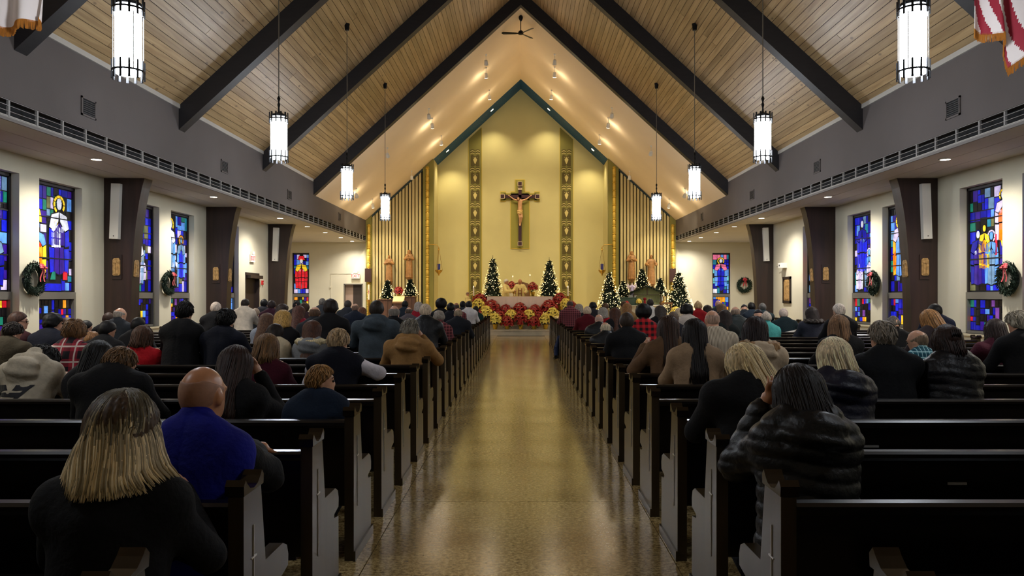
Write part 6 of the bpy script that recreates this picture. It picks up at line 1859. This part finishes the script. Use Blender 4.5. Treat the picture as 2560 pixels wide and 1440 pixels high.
# green backed box and figures on the crib table
bx_ = thing('green_crate', 'dark green crate on the crib table left of the stable', 'crate', (at(1563, 0, 33.7).x, 33.7, TT))
bh = at(0, 745, 33.7).z-TT
build('crate_side', MB().box((-.47, -.12, 0), (.47, -.1, bh)).box((-.47, .1, 0), (.47, .12, bh)).box((-.47, -.12, 0), (-.45, .12, bh)).box((.45, -.12, 0), (.47, .12, bh)), mat('crate_green', (52, 72, 60), .8), bx_)
build('crate_lid', MB().box((-.49, -.14, bh), (.49, .14, bh+.03)), mat('crate_green', (52, 72, 60), .8), bx_)
p = at(1580, 738, 34.2); pedestal(p.x, 34.2, PZ, p.z, 'white pedestal under the porcelain angel')
an = robed('angel_figurine', 'small white porcelain angel figurine above the crib', 'figurine', (p.x, 34.2, p.z), at(0, 708, 34.2).z-p.z, [mat('porcelain', (214, 196, 200), .4), mat('porcelain_lilac', (190, 176, 210), .4)], yaw=180, h=.014, arms='open')
wg = MB(); aH = at(0, 708, 34.2).z-p.z
for s_ in (-1, 1): wg.prism([(s_*.02, aH*.6), (s_*.2, aH*1.05), (s_*.22, aH*.7), (s_*.12, aH*.45)], 'y', -.08, -.06)
build('wings', wg, mat('porcelain', (214, 196, 200), .4), an)
poinsettia((at(1597, 0, 33.55).x, 33.55, TT), at(0, 751, 33.55).z-TT, .13, 'y', 'small cream yellow poinsettia before the crib stable', 'poinsettias at the crib')
poinsettia((at(1567, 0, 33.45).x, 33.45, TT), at(0, 756, 33.45).z-TT, .12, 'r', 'small red poinsettia before the green crate', 'poinsettias at the crib')
poinsettia((at(1690, 0, 32.6).x, 32.6, PZ), at(0, 777, 32.6).z-PZ, .27, 'y', 'cream yellow poinsettia at the foot of the wide lit tree', 'poinsettias at the crib')
for px, py, lab in ((1556, 757, 'kneeling blue robed crib figurine beside the green crate'), (1612, 745, 'standing red robed crib figurine inside the stable')):
    p = at(px, py, 33.75 if px < 1600 else 34.1); robed('crib_figurine', lab, 'figurine', (p.x, p.y, TT), .34, [skin(1), cloth((40, 52, 110) if px < 1600 else (140, 30, 40))], yaw=170, h=.012, arms='fold', hair=hairmat(BRN))
p = at(1665, 756, 33.0)
t = thing('credence_table', 'small light oak side table beside the wide lit tree', 'table', (p.x, 33.0, PZ)); hh_ = p.z-PZ
build('top', MB().box((-.25, -.2, hh_-.08), (.25, .2, hh_)), CHW, t)
for s_ in (-1, 1):
    for q in (-1, 1): build('leg', MB().box((s_*.2-.025, q*.16-.025, 0), (s_*.2+.025, q*.16+.025, hh_-.08)), CHW, t)
candle((p.x-.1, 33.0, p.z), .35, 'short white candle on the oak side table', .03)
# left side: wood cabinets, book stand, trees
WAL = wood('cabinet_walnut', (96, 62, 46), (70, 44, 32), stretch=(8, 8, .8), rough=.5)
for px0, px1, py, lab in ((946, 984, 748, 'low walnut cabinet under the left small lit tree'), (1011, 1041, 741, 'taller walnut cabinet under the right small lit tree')):
    Y = 34.3; a = at(px0, py, Y); b = at(px1, py, Y); w = b.x-a.x
    t = thing('cabinet', lab, 'cabinet', ((a.x+b.x)/2, Y, PZ)); hh_ = a.z-PZ
    build('carcass', MB().box((-w/2+.03, -.2, 0), (w/2-.03, .25, hh_-.04)), WAL, t); build('top', MB().box((-w/2, -.25, hh_-.04), (w/2, .27, hh_)), WAL, t)
    for k in range(3): build('door', MB().box((-w/2+.04+k*(w-.08)/3+.006, -.22, .04), (-w/2+.04+(k+1)*(w-.08)/3-.006, -.2, hh_-.07)), WAL, t)
    tree((px0+px1)/2+ (4 if px0 < 1000 else 0), 695 if px0 < 1000 else 693, py, 24, Y, a.z, ('left' if px0 < 1000 else 'right') + ' small lit tree standing on a walnut cabinet', 20+px0, 110)
p = at(997, 747, 33.9)
t = thing('ambo', 'wooden reading stand holding an open cream book', 'lectern', (p.x, 33.9, PZ)); hh_ = p.z-PZ
build('post', MB().box((-.2, -.12, 0), (.2, .12, hh_-.1)), WAL, t); build('desk', MB().prism([(-.22, hh_-.2), (.2, hh_+.05), (.2, hh_+.1), (-.22, hh_-.15)], 'x', -.26, .26), CHW, t)
bk_ = tag(link('open_book', MB().prism([(-.2, hh_-.14), (.16, hh_+.085), (.16, hh_+.12), (-.2, hh_-.105)], 'x', -.24, .24).mesh('open_book', mat('paper_cream', (232, 214, 160), .7)), None, (p.x, 33.9, PZ)), 'open cream paged book lying on the reading stand', 'book')
p = at(997, 744, 34.6); pedestal(p.x, 34.6, PZ, p.z-.0, 'white pedestal under the lone red poinsettia')
poinsettia((p.x, 34.6, p.z), at(0, 725, 34.6).z-p.z, .24, 'r', 'lone red poinsettia in gold pot on a pedestal between two small trees', 'poinsettias at the left')
p = at(922, 750, 34.8)
t = thing('paschal_candle', 'tall ornate white paschal candle on stand by the outer left pilaster', 'candle', (p.x, 34.8, PZ)); 
build('stand', MB().lathe([(.2, 0), (.16, .06), (.05, .1), (.04, p.z-PZ-.1), (.15, p.z-PZ), (.05, p.z-PZ+.02)], n=14), BRASS, t, smooth=True)
build('candle', MB().lathe([(.045, p.z-PZ+.02), (.045, at(0, 712, 34.8).z-PZ), (.01, at(0, 712, 34.8).z-PZ+.01)], n=12), WAX, t)
build('cross_mark', MB().box((-.03, -.05, at(0, 730, 34.8).z-PZ), (.03, -.044, at(0, 729, 34.8).z-PZ)).box((-.008, -.05, at(0, 735, 34.8).z-PZ), (.008, -.044, at(0, 724, 34.8).z-PZ)), mat('alarm_red', (190, 30, 30), .4), t)

# poinsettias beside the priests
poinsettia((at(1332, 0, 33.3).x, 33.3, PZ+.98), at(0, 714, 33.3).z-PZ-.98, .24, 'r', 'red poinsettia in gold pot on the black credence box', 'poinsettias behind the altar')
p = at(1279, 724, 34.2); pedestal(p.x, 34.2, PZ, p.z, 'white pedestal under the red poinsettia between the priests')
poinsettia((p.x, 34.2, p.z), at(0, 711, 34.2).z-p.z, .22, 'r', 'red poinsettia seen between the two priests', 'poinsettias behind the altar')
